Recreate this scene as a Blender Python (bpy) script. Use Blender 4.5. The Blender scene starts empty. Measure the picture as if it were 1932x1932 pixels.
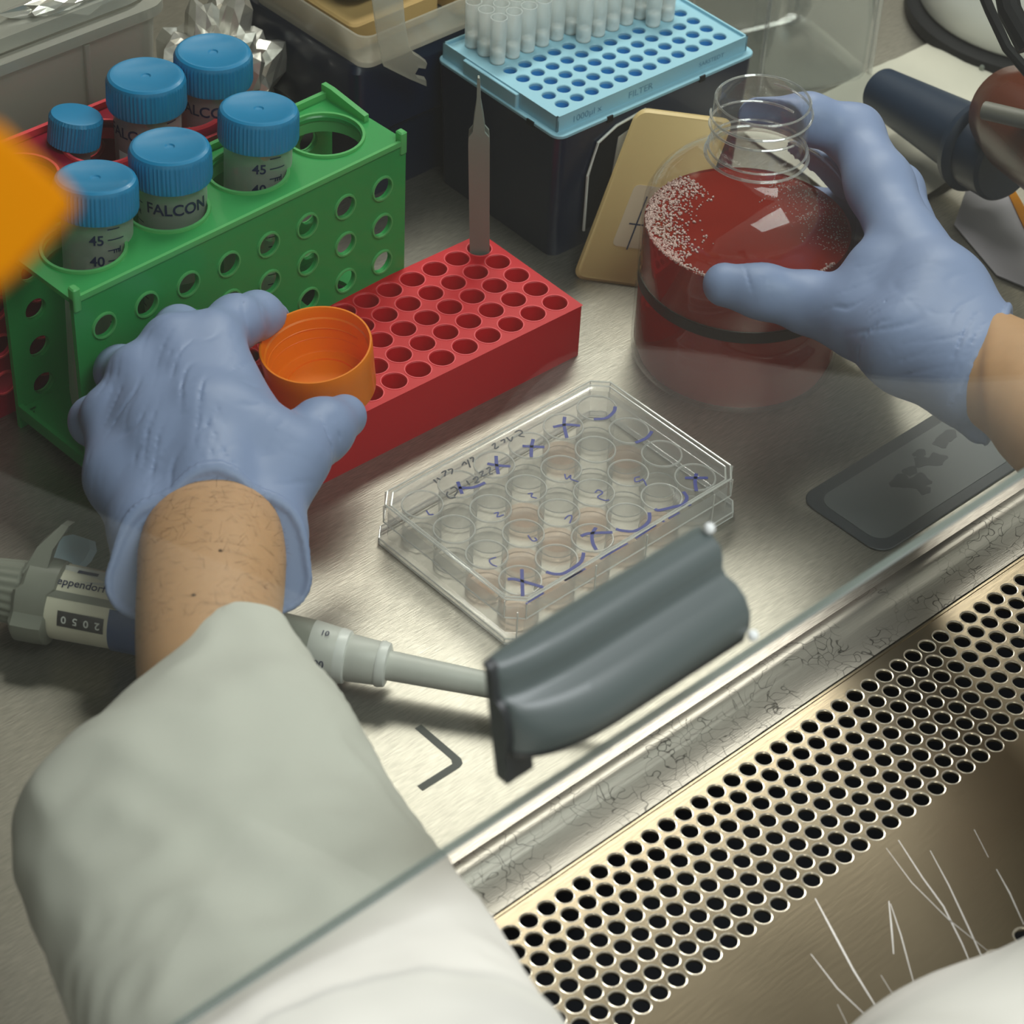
import bpy, math, random
import numpy as np
from mathutils import Matrix, Vector
random.seed(4); np.random.seed(4)
SC = bpy.context.scene
COL = SC.collection
MM = 0.001
PI = math.pi
# ================================================================ camera, world, lights, exposure
CAM = np.array([-538.34, -524.645, 663.228]); FPX = 4637.88
RV = np.array([0.739662, -0.671732, 0.040951]); UV = np.array([0.420306, 0.50862, 0.751431]); FV = np.array([0.525588, 0.538593, -0.658539])
cd = bpy.data.cameras.new('camera'); co = bpy.data.objects.new('camera', cd); COL.objects.link(co)
cd.sensor_width = 36; cd.lens = FPX/1932*36; cd.clip_start = 0.02; cd.clip_end = 20
cd.dof.use_dof = True; cd.dof.focus_distance = 1.02; cd.dof.aperture_fstop = 19
co.matrix_world = Matrix(((RV[0], UV[0], -FV[0], CAM[0]*MM), (RV[1], UV[1], -FV[1], CAM[1]*MM), (RV[2], UV[2], -FV[2], CAM[2]*MM), (0, 0, 0, 1)))
SC.camera = co
SC.view_settings.view_transform = 'Standard'; SC.view_settings.look = 'None'
SC.view_settings.exposure = 0.18; SC.view_settings.gamma = 1
SC.cycles.use_denoising = True
SC.cycles.max_bounces = 14; SC.cycles.transparent_max_bounces = 40
SC.cycles.caustics_reflective = False; SC.cycles.caustics_refractive = False
wd = bpy.data.worlds.new('world'); SC.world = wd; wd.use_nodes = True
wn = wd.node_tree; bg = wn.nodes['Background']; bg.inputs[1].default_value = 1.12
# a plain grey laboratory room: brighter overhead than at floor level
tc = wn.nodes.new('ShaderNodeTexCoord'); sx = wn.nodes.new('ShaderNodeSeparateXYZ'); rp = wn.nodes.new('ShaderNodeValToRGB')
wn.links.new(tc.outputs['Generated'], sx.inputs[0]); wn.links.new(sx.outputs['Z'], rp.inputs[0])
rp.color_ramp.elements[0].position = 0.0; rp.color_ramp.elements[0].color = (0.22, 0.21, 0.18, 1)
rp.color_ramp.elements[1].position = 0.9; rp.color_ramp.elements[1].color = (1.0, 0.99, 0.93, 1)
wn.links.new(rp.outputs[0], bg.inputs[0])
def area(name, loc, size, size_y, power, col, rot=(0, 0, 0)):
    l = bpy.data.lights.new(name, 'AREA'); l.shape = 'RECTANGLE'; l.size = size; l.size_y = size_y; l.energy = power; l.color = col
    o = bpy.data.objects.new(name, l); COL.objects.link(o); o.location = loc; o.rotation_euler = rot
    return o
area('hood_tube_light', (0.52, 0.40, 0.72), 0.80, 0.16, 7.4, (1.0, 0.97, 0.90))

area('room_fill_light', (0.05, -0.75, 1.5), 0.9, 0.5, 16.0, (0.94, 0.97, 1.0))  # added unseen fill that brightens the sleeve and handle in front of the sash
# ================================================================ helpers
def P(px, py, z=0.0):            # the point at height z (mm) seen at this place of the photograph
    d = FV + RV*(px-966)/FPX - UV*(py-966)/FPX
    return CAM + (z-CAM[2])/d[2]*d
def PY(px, py, y):
    d = FV + RV*(px-966)/FPX - UV*(py-966)/FPX
    return CAM + (y-CAM[1])/d[1]*d
def lin(c):
    return tuple(((v/255)/12.92 if v/255 <= .04045 else ((v/255+.055)/1.055)**2.4) for v in c)+(1,)
MATS = {}
def nodes(name):
    m = bpy.data.materials.new(name); m.use_nodes = True; nt = m.node_tree; nt.nodes.clear()
    out = nt.nodes.new('ShaderNodeOutputMaterial'); MATS[name] = m
    return m, nt, out
def bump(nt, scale, strength, dist=0.0005, stretch=(1, 1, 1), detail=3):
    t = nt.nodes.new('ShaderNodeTexCoord'); mp = nt.nodes.new('ShaderNodeMapping'); n = nt.nodes.new('ShaderNodeTexNoise'); b = nt.nodes.new('ShaderNodeBump')
    mp.inputs['Scale'].default_value = stretch
    nt.links.new(t.outputs['Object'], mp.inputs[0]); nt.links.new(mp.outputs[0], n.inputs['Vector'])
    n.inputs['Scale'].default_value = scale; n.inputs['Detail'].default_value = detail
    b.inputs['Strength'].default_value = strength; b.inputs['Distance'].default_value = dist
    nt.links.new(n.outputs['Fac'], b.inputs['Height'])
    return b, n
def solid(name, col, rough=0.5, metal=0.0, bmp=None, sss=0.0, spec=0.5, coat=0.0, var=0.0, transl=0.0, trans=0.0, emit=0):
    """opaque plastic / cloth / metal; transl mixes in light passing through, trans mixes in plain transparency"""
    m, nt, out = nodes(name)
    p = nt.nodes.new('ShaderNodeBsdfPrincipled'); c = lin(col)
    p.inputs['Base Color'].default_value = c; p.inputs['Roughness'].default_value = rough; p.inputs['Metallic'].default_value = metal
    p.inputs['Specular IOR Level'].default_value = spec; p.inputs['Coat Weight'].default_value = coat
    if sss: p.inputs['Subsurface Weight'].default_value = sss; p.inputs['Subsurface Scale'].default_value = 0.004; p.inputs['Subsurface Radius'].default_value = (1, .5, .3)
    b = n = None
    if bmp:
        b, n = bump(nt, *bmp); nt.links.new(b.outputs[0], p.inputs['Normal'])
    if var:
        if n is None: b, n = bump(nt, 30, 0)
        mx = nt.nodes.new('ShaderNodeMix'); mx.data_type = 'RGBA'
        mx.inputs['A'].default_value = tuple(v*(1-var) for v in c[:3])+(1,); mx.inputs['B'].default_value = tuple(min(1, v*(1+var)) for v in c[:3])+(1,)
        nt.links.new(n.outputs['Fac'], mx.inputs['Factor']); nt.links.new(mx.outputs['Result'], p.inputs['Base Color'])
    s = p.outputs[0]
    if transl:
        t = nt.nodes.new('ShaderNodeBsdfTranslucent'); t.inputs[0].default_value = c; x = nt.nodes.new('ShaderNodeMixShader'); x.inputs[0].default_value = transl
        nt.links.new(s, x.inputs[1]); nt.links.new(t.outputs[0], x.inputs[2]); s = x.outputs[0]
    if trans:
        t = nt.nodes.new('ShaderNodeBsdfTransparent'); t.inputs[0].default_value = tuple(min(1, .35+.65*v**.5) for v in c[:3])+(1,); x = nt.nodes.new('ShaderNodeMixShader'); x.inputs[0].default_value = trans
        nt.links.new(s, x.inputs[1]); nt.links.new(t.outputs[0], x.inputs[2]); s = x.outputs[0]
    nt.links.new(s, out.inputs[0])
    return m
def clear(name, tint=(1, 1, 1), base=0.06, edge=0.65, rough=0.06, white=0.35, wcol=(235, 238, 235), power=0.28, bmp=None):
    """thin clear plastic or glass: see-through face on, shinier and whiter towards grazing angles"""
    m, nt, out = nodes(name)
    tr = nt.nodes.new('ShaderNodeBsdfTransparent'); tr.inputs[0].default_value = tuple(tint)+(1,)
    gl = nt.nodes.new('ShaderNodeBsdfGlossy'); gl.inputs['Roughness'].default_value = rough
    df = nt.nodes.new('ShaderNodeBsdfTranslucent'); df.inputs[0].default_value = lin(wcol)
    d2 = nt.nodes.new('ShaderNodeBsdfDiffuse'); d2.inputs[0].default_value = lin(wcol)
    x0 = nt.nodes.new('ShaderNodeMixShader'); x0.inputs[0].default_value = 0.5
    nt.links.new(df.outputs[0], x0.inputs[1]); nt.links.new(d2.outputs[0], x0.inputs[2])
    x1 = nt.nodes.new('ShaderNodeMixShader'); x1.inputs[0].default_value = white
    nt.links.new(gl.outputs[0], x1.inputs[1]); nt.links.new(x0.outputs[0], x1.inputs[2])
    lw = nt.nodes.new('ShaderNodeLayerWeight'); lw.inputs[0].default_value = power
    mr = nt.nodes.new('ShaderNodeMapRange'); mr.inputs['To Min'].default_value = base; mr.inputs['To Max'].default_value = edge
    nt.links.new(lw.outputs['Facing'], mr.inputs['Value'])
    x2 = nt.nodes.new('ShaderNodeMixShader')
    nt.links.new(mr.outputs[0], x2.inputs[0]); nt.links.new(tr.outputs[0], x2.inputs[1]); nt.links.new(x1.outputs[0], x2.inputs[2])
    if bmp:
        b, n = bump(nt, *bmp); nt.links.new(b.outputs[0], gl.inputs['Normal'])
    nt.links.new(x2.outputs[0], out.inputs[0])
    return m
def steel(name, col, rough, stretch, scale=60, strength=0.12, metal=0.85, scratch=0.0, var=0.12):
    m, nt, out = nodes(name)
    p = nt.nodes.new('ShaderNodeBsdfPrincipled'); p.inputs['Metallic'].default_value = metal
    b, n = bump(nt, scale, strength, 0.0003, stretch, 4)
    nt.links.new(b.outputs[0], p.inputs['Normal'])
    t = nt.nodes.new('ShaderNodeTexCoord'); n2 = nt.nodes.new('ShaderNodeTexNoise'); n2.inputs['Scale'].default_value = 7; n2.inputs['Detail'].default_value = 5
    nt.links.new(t.outputs['Object'], n2.inputs['Vector'])
    mr = nt.nodes.new('ShaderNodeMapRange'); mr.inputs['From Min'].default_value = .3; mr.inputs['From Max'].default_value = .7
    mr.inputs['To Min'].default_value = rough-.02; mr.inputs['To Max'].default_value = rough+.04
    nt.links.new(n2.outputs['Fac'], mr.inputs['Value']); nt.links.new(mr.outputs[0], p.inputs['Roughness'])
    c = lin(col); mx = nt.nodes.new('ShaderNodeMix'); mx.data_type = 'RGBA'
    mx.inputs['A'].default_value = tuple(v*(1-var) for v in c[:3])+(1,); mx.inputs['B'].default_value = tuple(min(1, v*(1+var)) for v in c[:3])+(1,)
    nt.links.new(n.outputs['Fac'], mx.inputs['Factor']); src = mx.outputs['Result']
    if scratch:
        v = nt.nodes.new('ShaderNodeTexVoronoi'); v.feature = 'DISTANCE_TO_EDGE'; v.inputs['Scale'].default_value = 165; v.inputs['Randomness'].default_value = 1
        w = nt.nodes.new('ShaderNodeTexNoise'); w.inputs['Scale'].default_value = 55; w.inputs['Detail'].default_value = 2
        va = nt.nodes.new('ShaderNodeVectorMath'); va.operation = 'MULTIPLY_ADD'; va.inputs[1].default_value = (.03, .03, .03)
        nt.links.new(t.outputs['Object'], w.inputs['Vector']); nt.links.new(w.outputs['Color'], va.inputs[0]); nt.links.new(t.outputs['Object'], va.inputs[2]); nt.links.new(va.outputs[0], v.inputs['Vector'])
        r2 = nt.nodes.new('ShaderNodeMapRange'); r2.inputs['From Min'].default_value = 0; r2.inputs['From Max'].default_value = 0.035; r2.inputs['To Min'].default_value = 1-scratch; r2.inputs['To Max'].default_value = 1
        nt.links.new(v.outputs['Distance'], r2.inputs['Value'])
        n3 = nt.nodes.new('ShaderNodeTexNoise'); n3.inputs['Scale'].default_value = 40; nt.links.new(t.outputs['Object'], n3.inputs['Vector'])
        r3 = nt.nodes.new('ShaderNodeMapRange'); r3.inputs['From Min'].default_value = .42; r3.inputs['From Max'].default_value = .52
        nt.links.new(n3.outputs['Fac'], r3.inputs['Value'])
        m2 = nt.nodes.new('ShaderNodeMix'); m2.data_type = 'FLOAT'; m2.inputs['A'].default_value = 1
        nt.links.new(r3.outputs[0], m2.inputs['Factor']); nt.links.new(r2.outputs[0], m2.inputs['B'])
        vm = nt.nodes.new('ShaderNodeMix'); vm.data_type = 'RGBA'; vm.blend_type = 'MULTIPLY'; vm.inputs['Factor'].default_value = 1
        nt.links.new(src, vm.inputs['A']); nt.links.new(m2.outputs[0], vm.inputs['B']); src = vm.outputs['Result']
    nt.links.new(src, p.inputs['Base Color'])
    nt.links.new(p.outputs[0], out.inputs[0])
    return m

class MB:                         # collects geometry in mm
    def __init__(s): s.v = []; s.f = []; s.n = 0
    def add(s, v, f):
        v = np.asarray(v, float).reshape(-1, 3); s.v.append(v); s.f += [tuple(int(i)+s.n for i in q) for q in f]; s.n += len(v); return s
    def verts(s): return np.concatenate(s.v) if s.v else np.zeros((0, 3))
    def xf(s, M):
        M = np.array(M); s.v = [v@M[:3, :3].T+M[:3, 3] for v in s.v]; return s
    def box(s, a, b):
        x0, y0, z0 = a; x1, y1, z1 = b
        v = [(x0, y0, z0), (x1, y0, z0), (x1, y1, z0), (x0, y1, z0), (x0, y0, z1), (x1, y0, z1), (x1, y1, z1), (x0, y1, z1)]
        return s.add(v, [(0, 3, 2, 1), (4, 5, 6, 7), (0, 1, 5, 4), (1, 2, 6, 5), (2, 3, 7, 6), (3, 0, 4, 7)])
    def rings(s, rs, closed=True, cap0=True, cap1=True):     # rs: list of equally long vertex loops
        n = len(rs[0]); f = []
        for k in range(len(rs)-1):
            for i in range(n if closed else n-1):
                j = (i+1) % n; f.append((k*n+i, k*n+j, (k+1)*n+j, (k+1)*n+i))
        if cap0: f.append(tuple(range(n))[::-1])
        if cap1: f.append(tuple((len(rs)-1)*n+i for i in range(n)))
        return s.add(np.concatenate([np.asarray(r, float) for r in rs]), f)
    def lathe(s, prof, n=48, c=(0, 0), cap0=False, cap1=False, fn=None):
        a = np.arange(n)*2*PI/n; rs = []
        for r, z in prof:
            rr = np.full(n, float(r)) if fn is None else r*fn(a, r, z)
            rs.append(np.stack([c[0]+rr*np.cos(a), c[1]+rr*np.sin(a), np.full(n, float(z))], 1))
        return s.rings(rs, True, cap0, cap1)
    def prism(s, out, z0, z1, bev=0.0):                     # outline in xy
        o = np.asarray(out, float); 
        if bev:
            c = o.mean(0); ext = np.abs(o-c).max(0); k = (ext-bev)/ext; i = c+(o-c)*k
            L = [(i, z0), (o, z0+bev), (o, z1-bev), (i, z1)]
        else: L = [(o, z0), (o, z1)]
        return s.rings([np.column_stack([q, np.full(len(q), z)]) for q, z in L])
    def tube(s, pts, r, n=8):
        pts = np.asarray(pts, float); rs = []; r = np.broadcast_to(r, len(pts)); up = np.array([.13, .27, .95])
        for i, p in enumerate(pts):
            t = pts[min(i+1, len(pts)-1)]-pts[max(i-1, 0)]; t = t/(np.linalg.norm(t)+1e-9)
            a = np.cross(t, up); a /= np.linalg.norm(a)+1e-9; b = np.cross(t, a); g = np.arange(n)*2*PI/n
            rs.append(p+r[i]*(np.cos(g)[:, None]*a+np.sin(g)[:, None]*b))
        return s.rings(rs)
def rrect(x0, y0, x1, y1, r, n=6):
    o = []
    for cx, cy, a in ((x1-r, y1-r, 0), (x0+r, y1-r, PI/2), (x0+r, y0+r, PI), (x1-r, y0+r, 1.5*PI)):
        for k in range(n+1): o.append((cx+r*math.cos(a+k*PI/2/n), cy+r*math.sin(a+k*PI/2/n)))
    return o
def holed(mb, xs, ys, holes, z0, z1, n=20, cham=0.0, bottom=True, floor=None):
    """flat panel over the grid xs*ys (local xy) with a round hole of radius holes[(i,j)] in the middle of those cells"""
    for i in range(len(xs)-1):
        for j in range(len(ys)-1):
            x0, x1, y0, y1 = xs[i], xs[i+1], ys[j], ys[j+1]; r = holes.get((i, j))
            if r is None:
                mb.add([(x0, y0, z1), (x1, y0, z1), (x1, y1, z1), (x0, y1, z1)], [(0, 1, 2, 3)])
                if bottom: mb.add([(x0, y0, z0), (x1, y0, z0), (x1, y1, z0), (x0, y1, z0)], [(0, 3, 2, 1)])
                continue
            cx, cy, hx, hy = (x0+x1)/2, (y0+y1)/2, (x1-x0)/2, (y1-y0)/2
            a = np.arange(n)*2*PI/n+PI/4; ca, sa = np.cos(a), np.sin(a)
            k = 1/np.maximum(np.abs(ca), np.abs(sa)); o = np.stack([cx+hx*ca*k, cy+hy*sa*k], 1)
            def ring(rr, z): return np.stack([cx+rr*ca, cy+rr*sa, np.full(n, z)], 1)
            R = [np.column_stack([o, np.full(n, z1)]), ring(r+cham, z1)]
            if cham: R.append(ring(r, z1-cham))
            R.append(ring(r, z0))
            if bottom and floor is None: R.append(np.column_stack([o, np.full(n, z0)]))
            if floor is not None: R[-1] = ring(r*.86, floor)
            mb.rings(R, True, False, floor is not None)
    return mb
def rim(mb, xs, ys, z0, z1):
    x0, x1, y0, y1 = xs[0], xs[-1], ys[0], ys[-1]
    v = [(x0, y0, z0), (x1, y0, z0), (x1, y1, z0), (x0, y1, z0), (x0, y0, z1), (x1, y0, z1), (x1, y1, z1), (x0, y1, z1)]
    return mb.add(v, [(0, 1, 5, 4), (1, 2, 6, 5), (2, 3, 7, 6), (3, 0, 4, 7)])
def trs(loc=(0, 0, 0), rot=(0, 0, 0)):
    from mathutils import Euler
    return np.array(Matrix.Translation(Vector(loc)) @ Euler(rot).to_matrix().to_4x4())
def basis(o, x, y):                # 4x4 with given x and y axes (world mm)
    x = np.array(x, float); x /= np.linalg.norm(x); y = np.array(y, float); y -= x*(x@y); y /= np.linalg.norm(y); z = np.cross(x, y)
    M = np.eye(4); M[:3, 0] = x; M[:3, 1] = y; M[:3, 2] = z; M[:3, 3] = o; return M
ROOTM = {}
def tag(o, label=None, cat=None, group=None, kind=None):
    for k, v in (('label', label), ('category', cat), ('group', group), ('kind', kind)):
        if v: o[k] = v
    return o
def obj(name, mb, m, parent=None, world=True, smooth=35, label=None, kind=None, M=None):
    me = bpy.data.meshes.new(name); v = mb.verts()
    if parent is not None:
        root = parent
        while root.parent: root = root.parent
        if world and root.name in ROOTM:
            A = np.linalg.inv(ROOTM[root.name]); v = v@A[:3, :3].T+A[:3, 3]
    me.from_pydata([tuple(p) for p in v*MM], [], mb.f); me.update(); me.validate()
    import bmesh
    b = bmesh.new(); b.from_mesh(me); bmesh.ops.recalc_face_normals(b, faces=b.faces); b.to_mesh(me); b.free()
    if smooth:
        me.polygons.foreach_set('use_smooth', [True]*len(me.polygons)); me.set_sharp_from_angle(angle=math.radians(smooth))
    me.materials.append(m)
    o = bpy.data.objects.new(name, me); COL.objects.link(o)
    if parent is not None: o.parent = parent
    elif M is not None: o.matrix_world = Matrix(M)
    if label: o['label'] = label
    if kind: o['kind'] = kind
    return o
def thing(name, label, cat, M=None, group=None, loc=(0, 0, 0)):
    o = bpy.data.objects.new(name, None); COL.objects.link(o); o.empty_display_size = .02
    if M is None: M = trs(loc)
    M = np.array(M); ROOTM[o.name] = M
    W = M.copy(); W[:3, 3] *= MM; o.matrix_world = Matrix(W)
    return tag(o, label, cat, group)
def dup(root, M, label=None):
    r = root.copy(); COL.objects.link(r); W = np.array(M, float).copy(); ROOTM[r.name] = W.copy(); W[:3, 3] *= MM; r.matrix_world = Matrix(W)
    if label: r['label'] = label
    for ch in list(root.children):
        c = ch.copy(); COL.objects.link(c); c.parent = r
        for g in ch.children:
            e = g.copy(); COL.objects.link(e); e.parent = c
    return r
def textgeo(s, size, bold=False):
    cu = bpy.data.curves.new('t', 'FONT'); cu.body = s; cu.size = size; cu.align_x = 'CENTER'; cu.align_y = 'CENTER'; cu.resolution_u = 3
    if bold: cu.offset = size*.018
    o = bpy.data.objects.new('t', cu); COL.objects.link(o); dg = bpy.context.evaluated_depsgraph_get(); dg.update()
    me = o.evaluated_get(dg).to_mesh(); v = np.array([tuple(q.co) for q in me.vertices]); f = [tuple(p.vertices) for p in me.polygons]
    bpy.data.objects.remove(o); bpy.data.curves.remove(cu)
    return v, f
def text_flat(mb, s, size, M, bold=False, sx=1.0, shear=0.0):
    v, f = textgeo(s, size, bold); v = v*[sx, 1, 1]; v[:, 0] += shear*v[:, 1]
    M = np.array(M); return mb.add(v@M[:3, :3].T+M[:3, 3], f)
def text_cyl(mb, s, size, r, phi, z, axis='z', bold=False, sx=1.0, shear=0.0):
    v, f = textgeo(s, size, bold); v = v*[sx, 1, 1]; v[:, 0] += shear*v[:, 1]
    if axis == 'z':
        a = phi+v[:, 0]/r; return mb.add(np.stack([r*np.cos(a), r*np.sin(a), z+v[:, 1]], 1), f)
    a = phi+v[:, 1]/r; return mb.add(np.stack([z+v[:, 0], -r*np.sin(a), r*np.cos(a)], 1), f)
# ---- implicit surfaces for hands, sleeves and crumpled things
def segd(p, a, b):
    a = np.asarray(a, float); b = np.asarray(b, float); ba = b-a; t = np.clip(((p-a)@ba)/(ba@ba+1e-9), 0, 1)
    return np.linalg.norm(p-a-t[..., None]*ba, axis=-1), t
def smin(a, b, k): h = np.maximum(k-np.abs(a-b), 0)/k; return np.minimum(a, b)-h*h*k*.25
def smax(a, b, k): return -smin(-a, -b, k)
def nets(fn, lo, hi, h):
    lo = np.asarray(lo, float); hi = np.asarray(hi, float); n = np.ceil((hi-lo)/h).astype(int)+1
    ax = [lo[i]+h*np.arange(n[i]) for i in range(3)]
    F = np.zeros(n, np.float32); Y, Z = np.meshgrid(ax[1], ax[2], indexing='ij')
    for i0 in range(0, n[0], 24):
        xs = ax[0][i0:i0+24]; p = np.empty((len(xs),)+Y.shape+(3,)); p[..., 0] = xs[:, None, None]; p[..., 1] = Y; p[..., 2] = Z; F[i0:i0+24] = fn(p)
    ins = F < 0; c = np.zeros(tuple(n-1), int)
    for a in (0, 1):
        for b in (0, 1):
            for d in (0, 1): c += ins[a:n[0]-1+a, b:n[1]-1+b, d:n[2]-1+d]
    act = (c > 0) & (c < 8); idx = -np.ones(act.shape, int); cells = np.argwhere(act); idx[act] = np.arange(len(cells))
    acc = np.zeros((len(cells), 3)); cnt = np.zeros(len(cells)); corners = [(a, b, d) for a in (0, 1) for b in (0, 1) for d in (0, 1)]
    for q in corners:
        for ax_ in range(3):
            if q[ax_]: continue
            q2 = list(q); q2[ax_] = 1; c0 = cells+q; c1 = cells+q2
            f0 = F[tuple(c0.T)]; f1 = F[tuple(c1.T)]; m = (f0 < 0) != (f1 < 0); t = f0[m]/(f0[m]-f1[m])
            pt = np.tile(np.array(q, float), (m.sum(), 1)); pt[:, ax_] = t; acc[m] += pt; cnt[m] += 1
    V = lo+h*(cells+acc/np.maximum(cnt, 1)[:, None]); faces = []
    for ax_ in range(3):
        u, w = (ax_+1) % 3, (ax_+2) % 3
        s0 = [slice(1, -1)]*3; s0[ax_] = slice(0, -1); s1 = list(s0); s1[ax_] = slice(1, None)
        e = ins[tuple(s0)] != ins[tuple(s1)]; E = np.argwhere(e); base = E.copy(); base[:, u] += 1; base[:, w] += 1
        def ci(du, dw):
            k = base.copy(); k[:, u] += du; k[:, w] += dw; return idx[tuple(k.T)]
        q = np.stack([ci(-1, -1), ci(0, -1), ci(0, 0), ci(-1, 0)], 1); fl = ins[tuple(s0)][e]; q[~fl] = q[~fl][:, ::-1]; faces.append(q[(q >= 0).all(1)])
    mb = MB(); mb.v = [V]; mb.f = [tuple(int(i) for i in q) for q in np.concatenate(faces)]; mb.n = len(V); return mb

# ================================================================ materials
M_top = steel('brushed_worktop_steel', (156, 152, 142), 0.36, (3, 34, 1), 50, 0.2, 0.85, var=.5)
M_strip = steel('scratched_edge_steel', (146, 144, 134), 0.36, (3, 40, 1), 45, 0.2, 0.8, scratch=.85)
M_grille = steel('grille_steel', (138, 128, 106), 0.22, (2, 12, 1), 60, 0.06, 0.85, var=.06)
M_wall = steel('hood_wall_steel', (112, 109, 100), 0.35, (40, 2, 2), 40, 0.1, 0.7)
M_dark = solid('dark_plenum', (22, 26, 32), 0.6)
M_scratch = solid('bright_scratch', (245, 245, 240), 0.25, 0.6)
M_mark = solid('dark_slot', (62, 66, 62), 0.5)
M_green = solid('green_rack_plastic', (62, 182, 98), 0.32, transl=.4, coat=.2)
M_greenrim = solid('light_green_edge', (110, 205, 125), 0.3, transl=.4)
M_red = solid('red_rack_plastic', (212, 0, 26), 0.38, transl=.15)
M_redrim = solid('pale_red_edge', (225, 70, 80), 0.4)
M_crim = solid('crimson_rack_plastic', (165, 10, 50), 0.35, transl=.3)
M_cap = solid('blue_cap_plastic', (22, 128, 178), 0.34, coat=.25)
M_tube = clear('clear_tube', base=.42, edge=.8, white=.8, wcol=(232, 238, 230))
M_pink = solid('pink_medium', (215, 70, 105), 0.15, transl=.4, trans=.25)
M_ink = solid('navy_print', (10, 24, 66), 0.5)
M_white = solid('white_print_panel', (225, 228, 224), 0.5)
M_navy = solid('dark_navy_box_plastic', (10, 26, 54), 0.30, coat=.15)
M_lblue = solid('light_blue_insert', (150, 198, 218), 0.38)
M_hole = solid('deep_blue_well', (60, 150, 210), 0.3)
M_frost = clear('frosted_polypropylene', base=.34, edge=.85, white=.9, wcol=(242, 246, 245), rough=.2)
M_filt = solid('white_filter', (255, 252, 250), 0.6)
M_milky = clear('milky_box_plastic', base=.62, edge=.9, white=.9, wcol=(206, 206, 196), rough=.25)
M_milk2 = clear('milky_tray_plastic', base=.35, edge=.8, white=.85, wcol=(222, 218, 204), rough=.2)
M_tan = solid('tan_foam', (205, 170, 110), 0.7, var=.1)
M_beige = solid('cream_plastic', (226, 198, 138), 0.42, transl=.1)
M_foil = solid('crumpled_foil', (232, 229, 222), 0.3, 0.75, bmp=(60, 0.5, 0.002))
M_orange = solid('orange_cap_plastic', (255, 146, 0), 0.28, transl=.25, coat=.2)
M_glove = solid('blue_nitrile_glove', (136, 152, 190), 0.48, bmp=(90, 0.25, 0.0006), spec=.4)
M_skin = solid('skin', (200, 156, 116), 0.5, sss=.15, bmp=(160, 0.3, 0.0004), var=.08)
M_hair = solid('arm_hair', (92, 66, 44), 0.6)
M_coat = solid('white_lab_coat_cotton', (222, 221, 212), 0.8, bmp=(14, 0.35, 0.004), transl=.08)
M_pwall = clear('frosty_polystyrene', base=.26, edge=.7, white=.85, rough=.08, wcol=(240, 242, 240))
M_plate = clear('clear_polystyrene', base=.12, edge=.6, white=.6, rough=.05, wcol=(245, 246, 242))
M_well = clear('clear_well_wall', base=.06, edge=.5, white=.75, rough=.05)
M_wrim = clear('well_rim', base=.6, edge=.9, white=.85, rough=.1, wcol=(255, 255, 252))
M_liq = solid('peach_medium', (236, 186, 156), 0.12, trans=.86)
M_liqc = clear('clear_medium', base=.12, edge=.4, white=.3)
M_pen = solid('blue_marker', (6, 30, 130), 0.5)
M_penk = solid('black_marker', (35, 40, 55), 0.5)
M_bott = clear('bottle_plastic', base=.04, edge=.5, white=.06, rough=.04, power=.15)
M_brim = clear('bottle_neck_ridge', base=.35, edge=.9, white=.5, rough=.04)
M_liquid = solid('red_culture_medium', (176, 50, 36), 0.08, transl=.45, trans=.15, spec=.2)
M_foam = solid('foam_bubbles', (235, 205, 198), 0.15, trans=.35)
M_band = solid('grey_ring', (60, 62, 62), 0.4, trans=.35)
M_pcream = solid('ivory_pipette_plastic', (222, 218, 196), 0.4)
M_pgrey = solid('olive_grey_plastic', (128, 130, 118), 0.45)
M_plgrey = solid('light_grey_plastic', (196, 197, 190), 0.45)
M_pblue = solid('blue_pipette_band', (24, 62, 118), 0.4)
M_black = solid('black_window', (22, 22, 24), 0.2)
M_redp = solid('dark_red_print', (140, 40, 34), 0.5)
M_handle = solid('slate_grey_handle', (72, 82, 82), 0.42, coat=.1)
M_hblack = solid('black_end_cap', (34, 38, 40), 0.45)
M_glass = clear('sash_glass', tint=(.87, .89, .87), base=.010, edge=.30, white=.10, rough=.02, wcol=(200, 205, 205), power=.12)
M_gedge = solid('polished_glass_edge', (150, 158, 156), 0.25, trans=.35)
M_tweez = solid('tweezer_steel', (136, 142, 134), 0.42, 0.2)
M_org = solid('orange_bag_plastic', (208, 136, 0), 0.6, transl=.4, spec=.1)
M_wdev = solid('white_device_enamel', (242, 243, 238), 0.3, coat=.2)
M_rubber = solid('black_rubber', (12, 14, 20), 0.6, spec=.25)
M_cone = solid('navy_nose_cone', (22, 42, 66), 0.42)
M_amber = solid('dark_amber', (92, 38, 16), 0.25)
M_dgrey = solid('dull_grey_plastic', (108, 106, 98), 0.5)
M_cloth = solid('off_white_wipe', (222, 218, 204), 0.85, bmp=(25, .6, .002), transl=.2)
M_refl = solid('dark_grey_reflection', (52, 56, 62), 0.5)
M_reflf = solid('grey_reflection_face', (88, 92, 94), 0.45)
M_lilac = solid('lilac_grey_sheet', (152, 148, 156), 0.5)
M_water = clear('water', tint=(.9, .93, .92), base=.12, edge=.5, white=.3)

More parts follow.
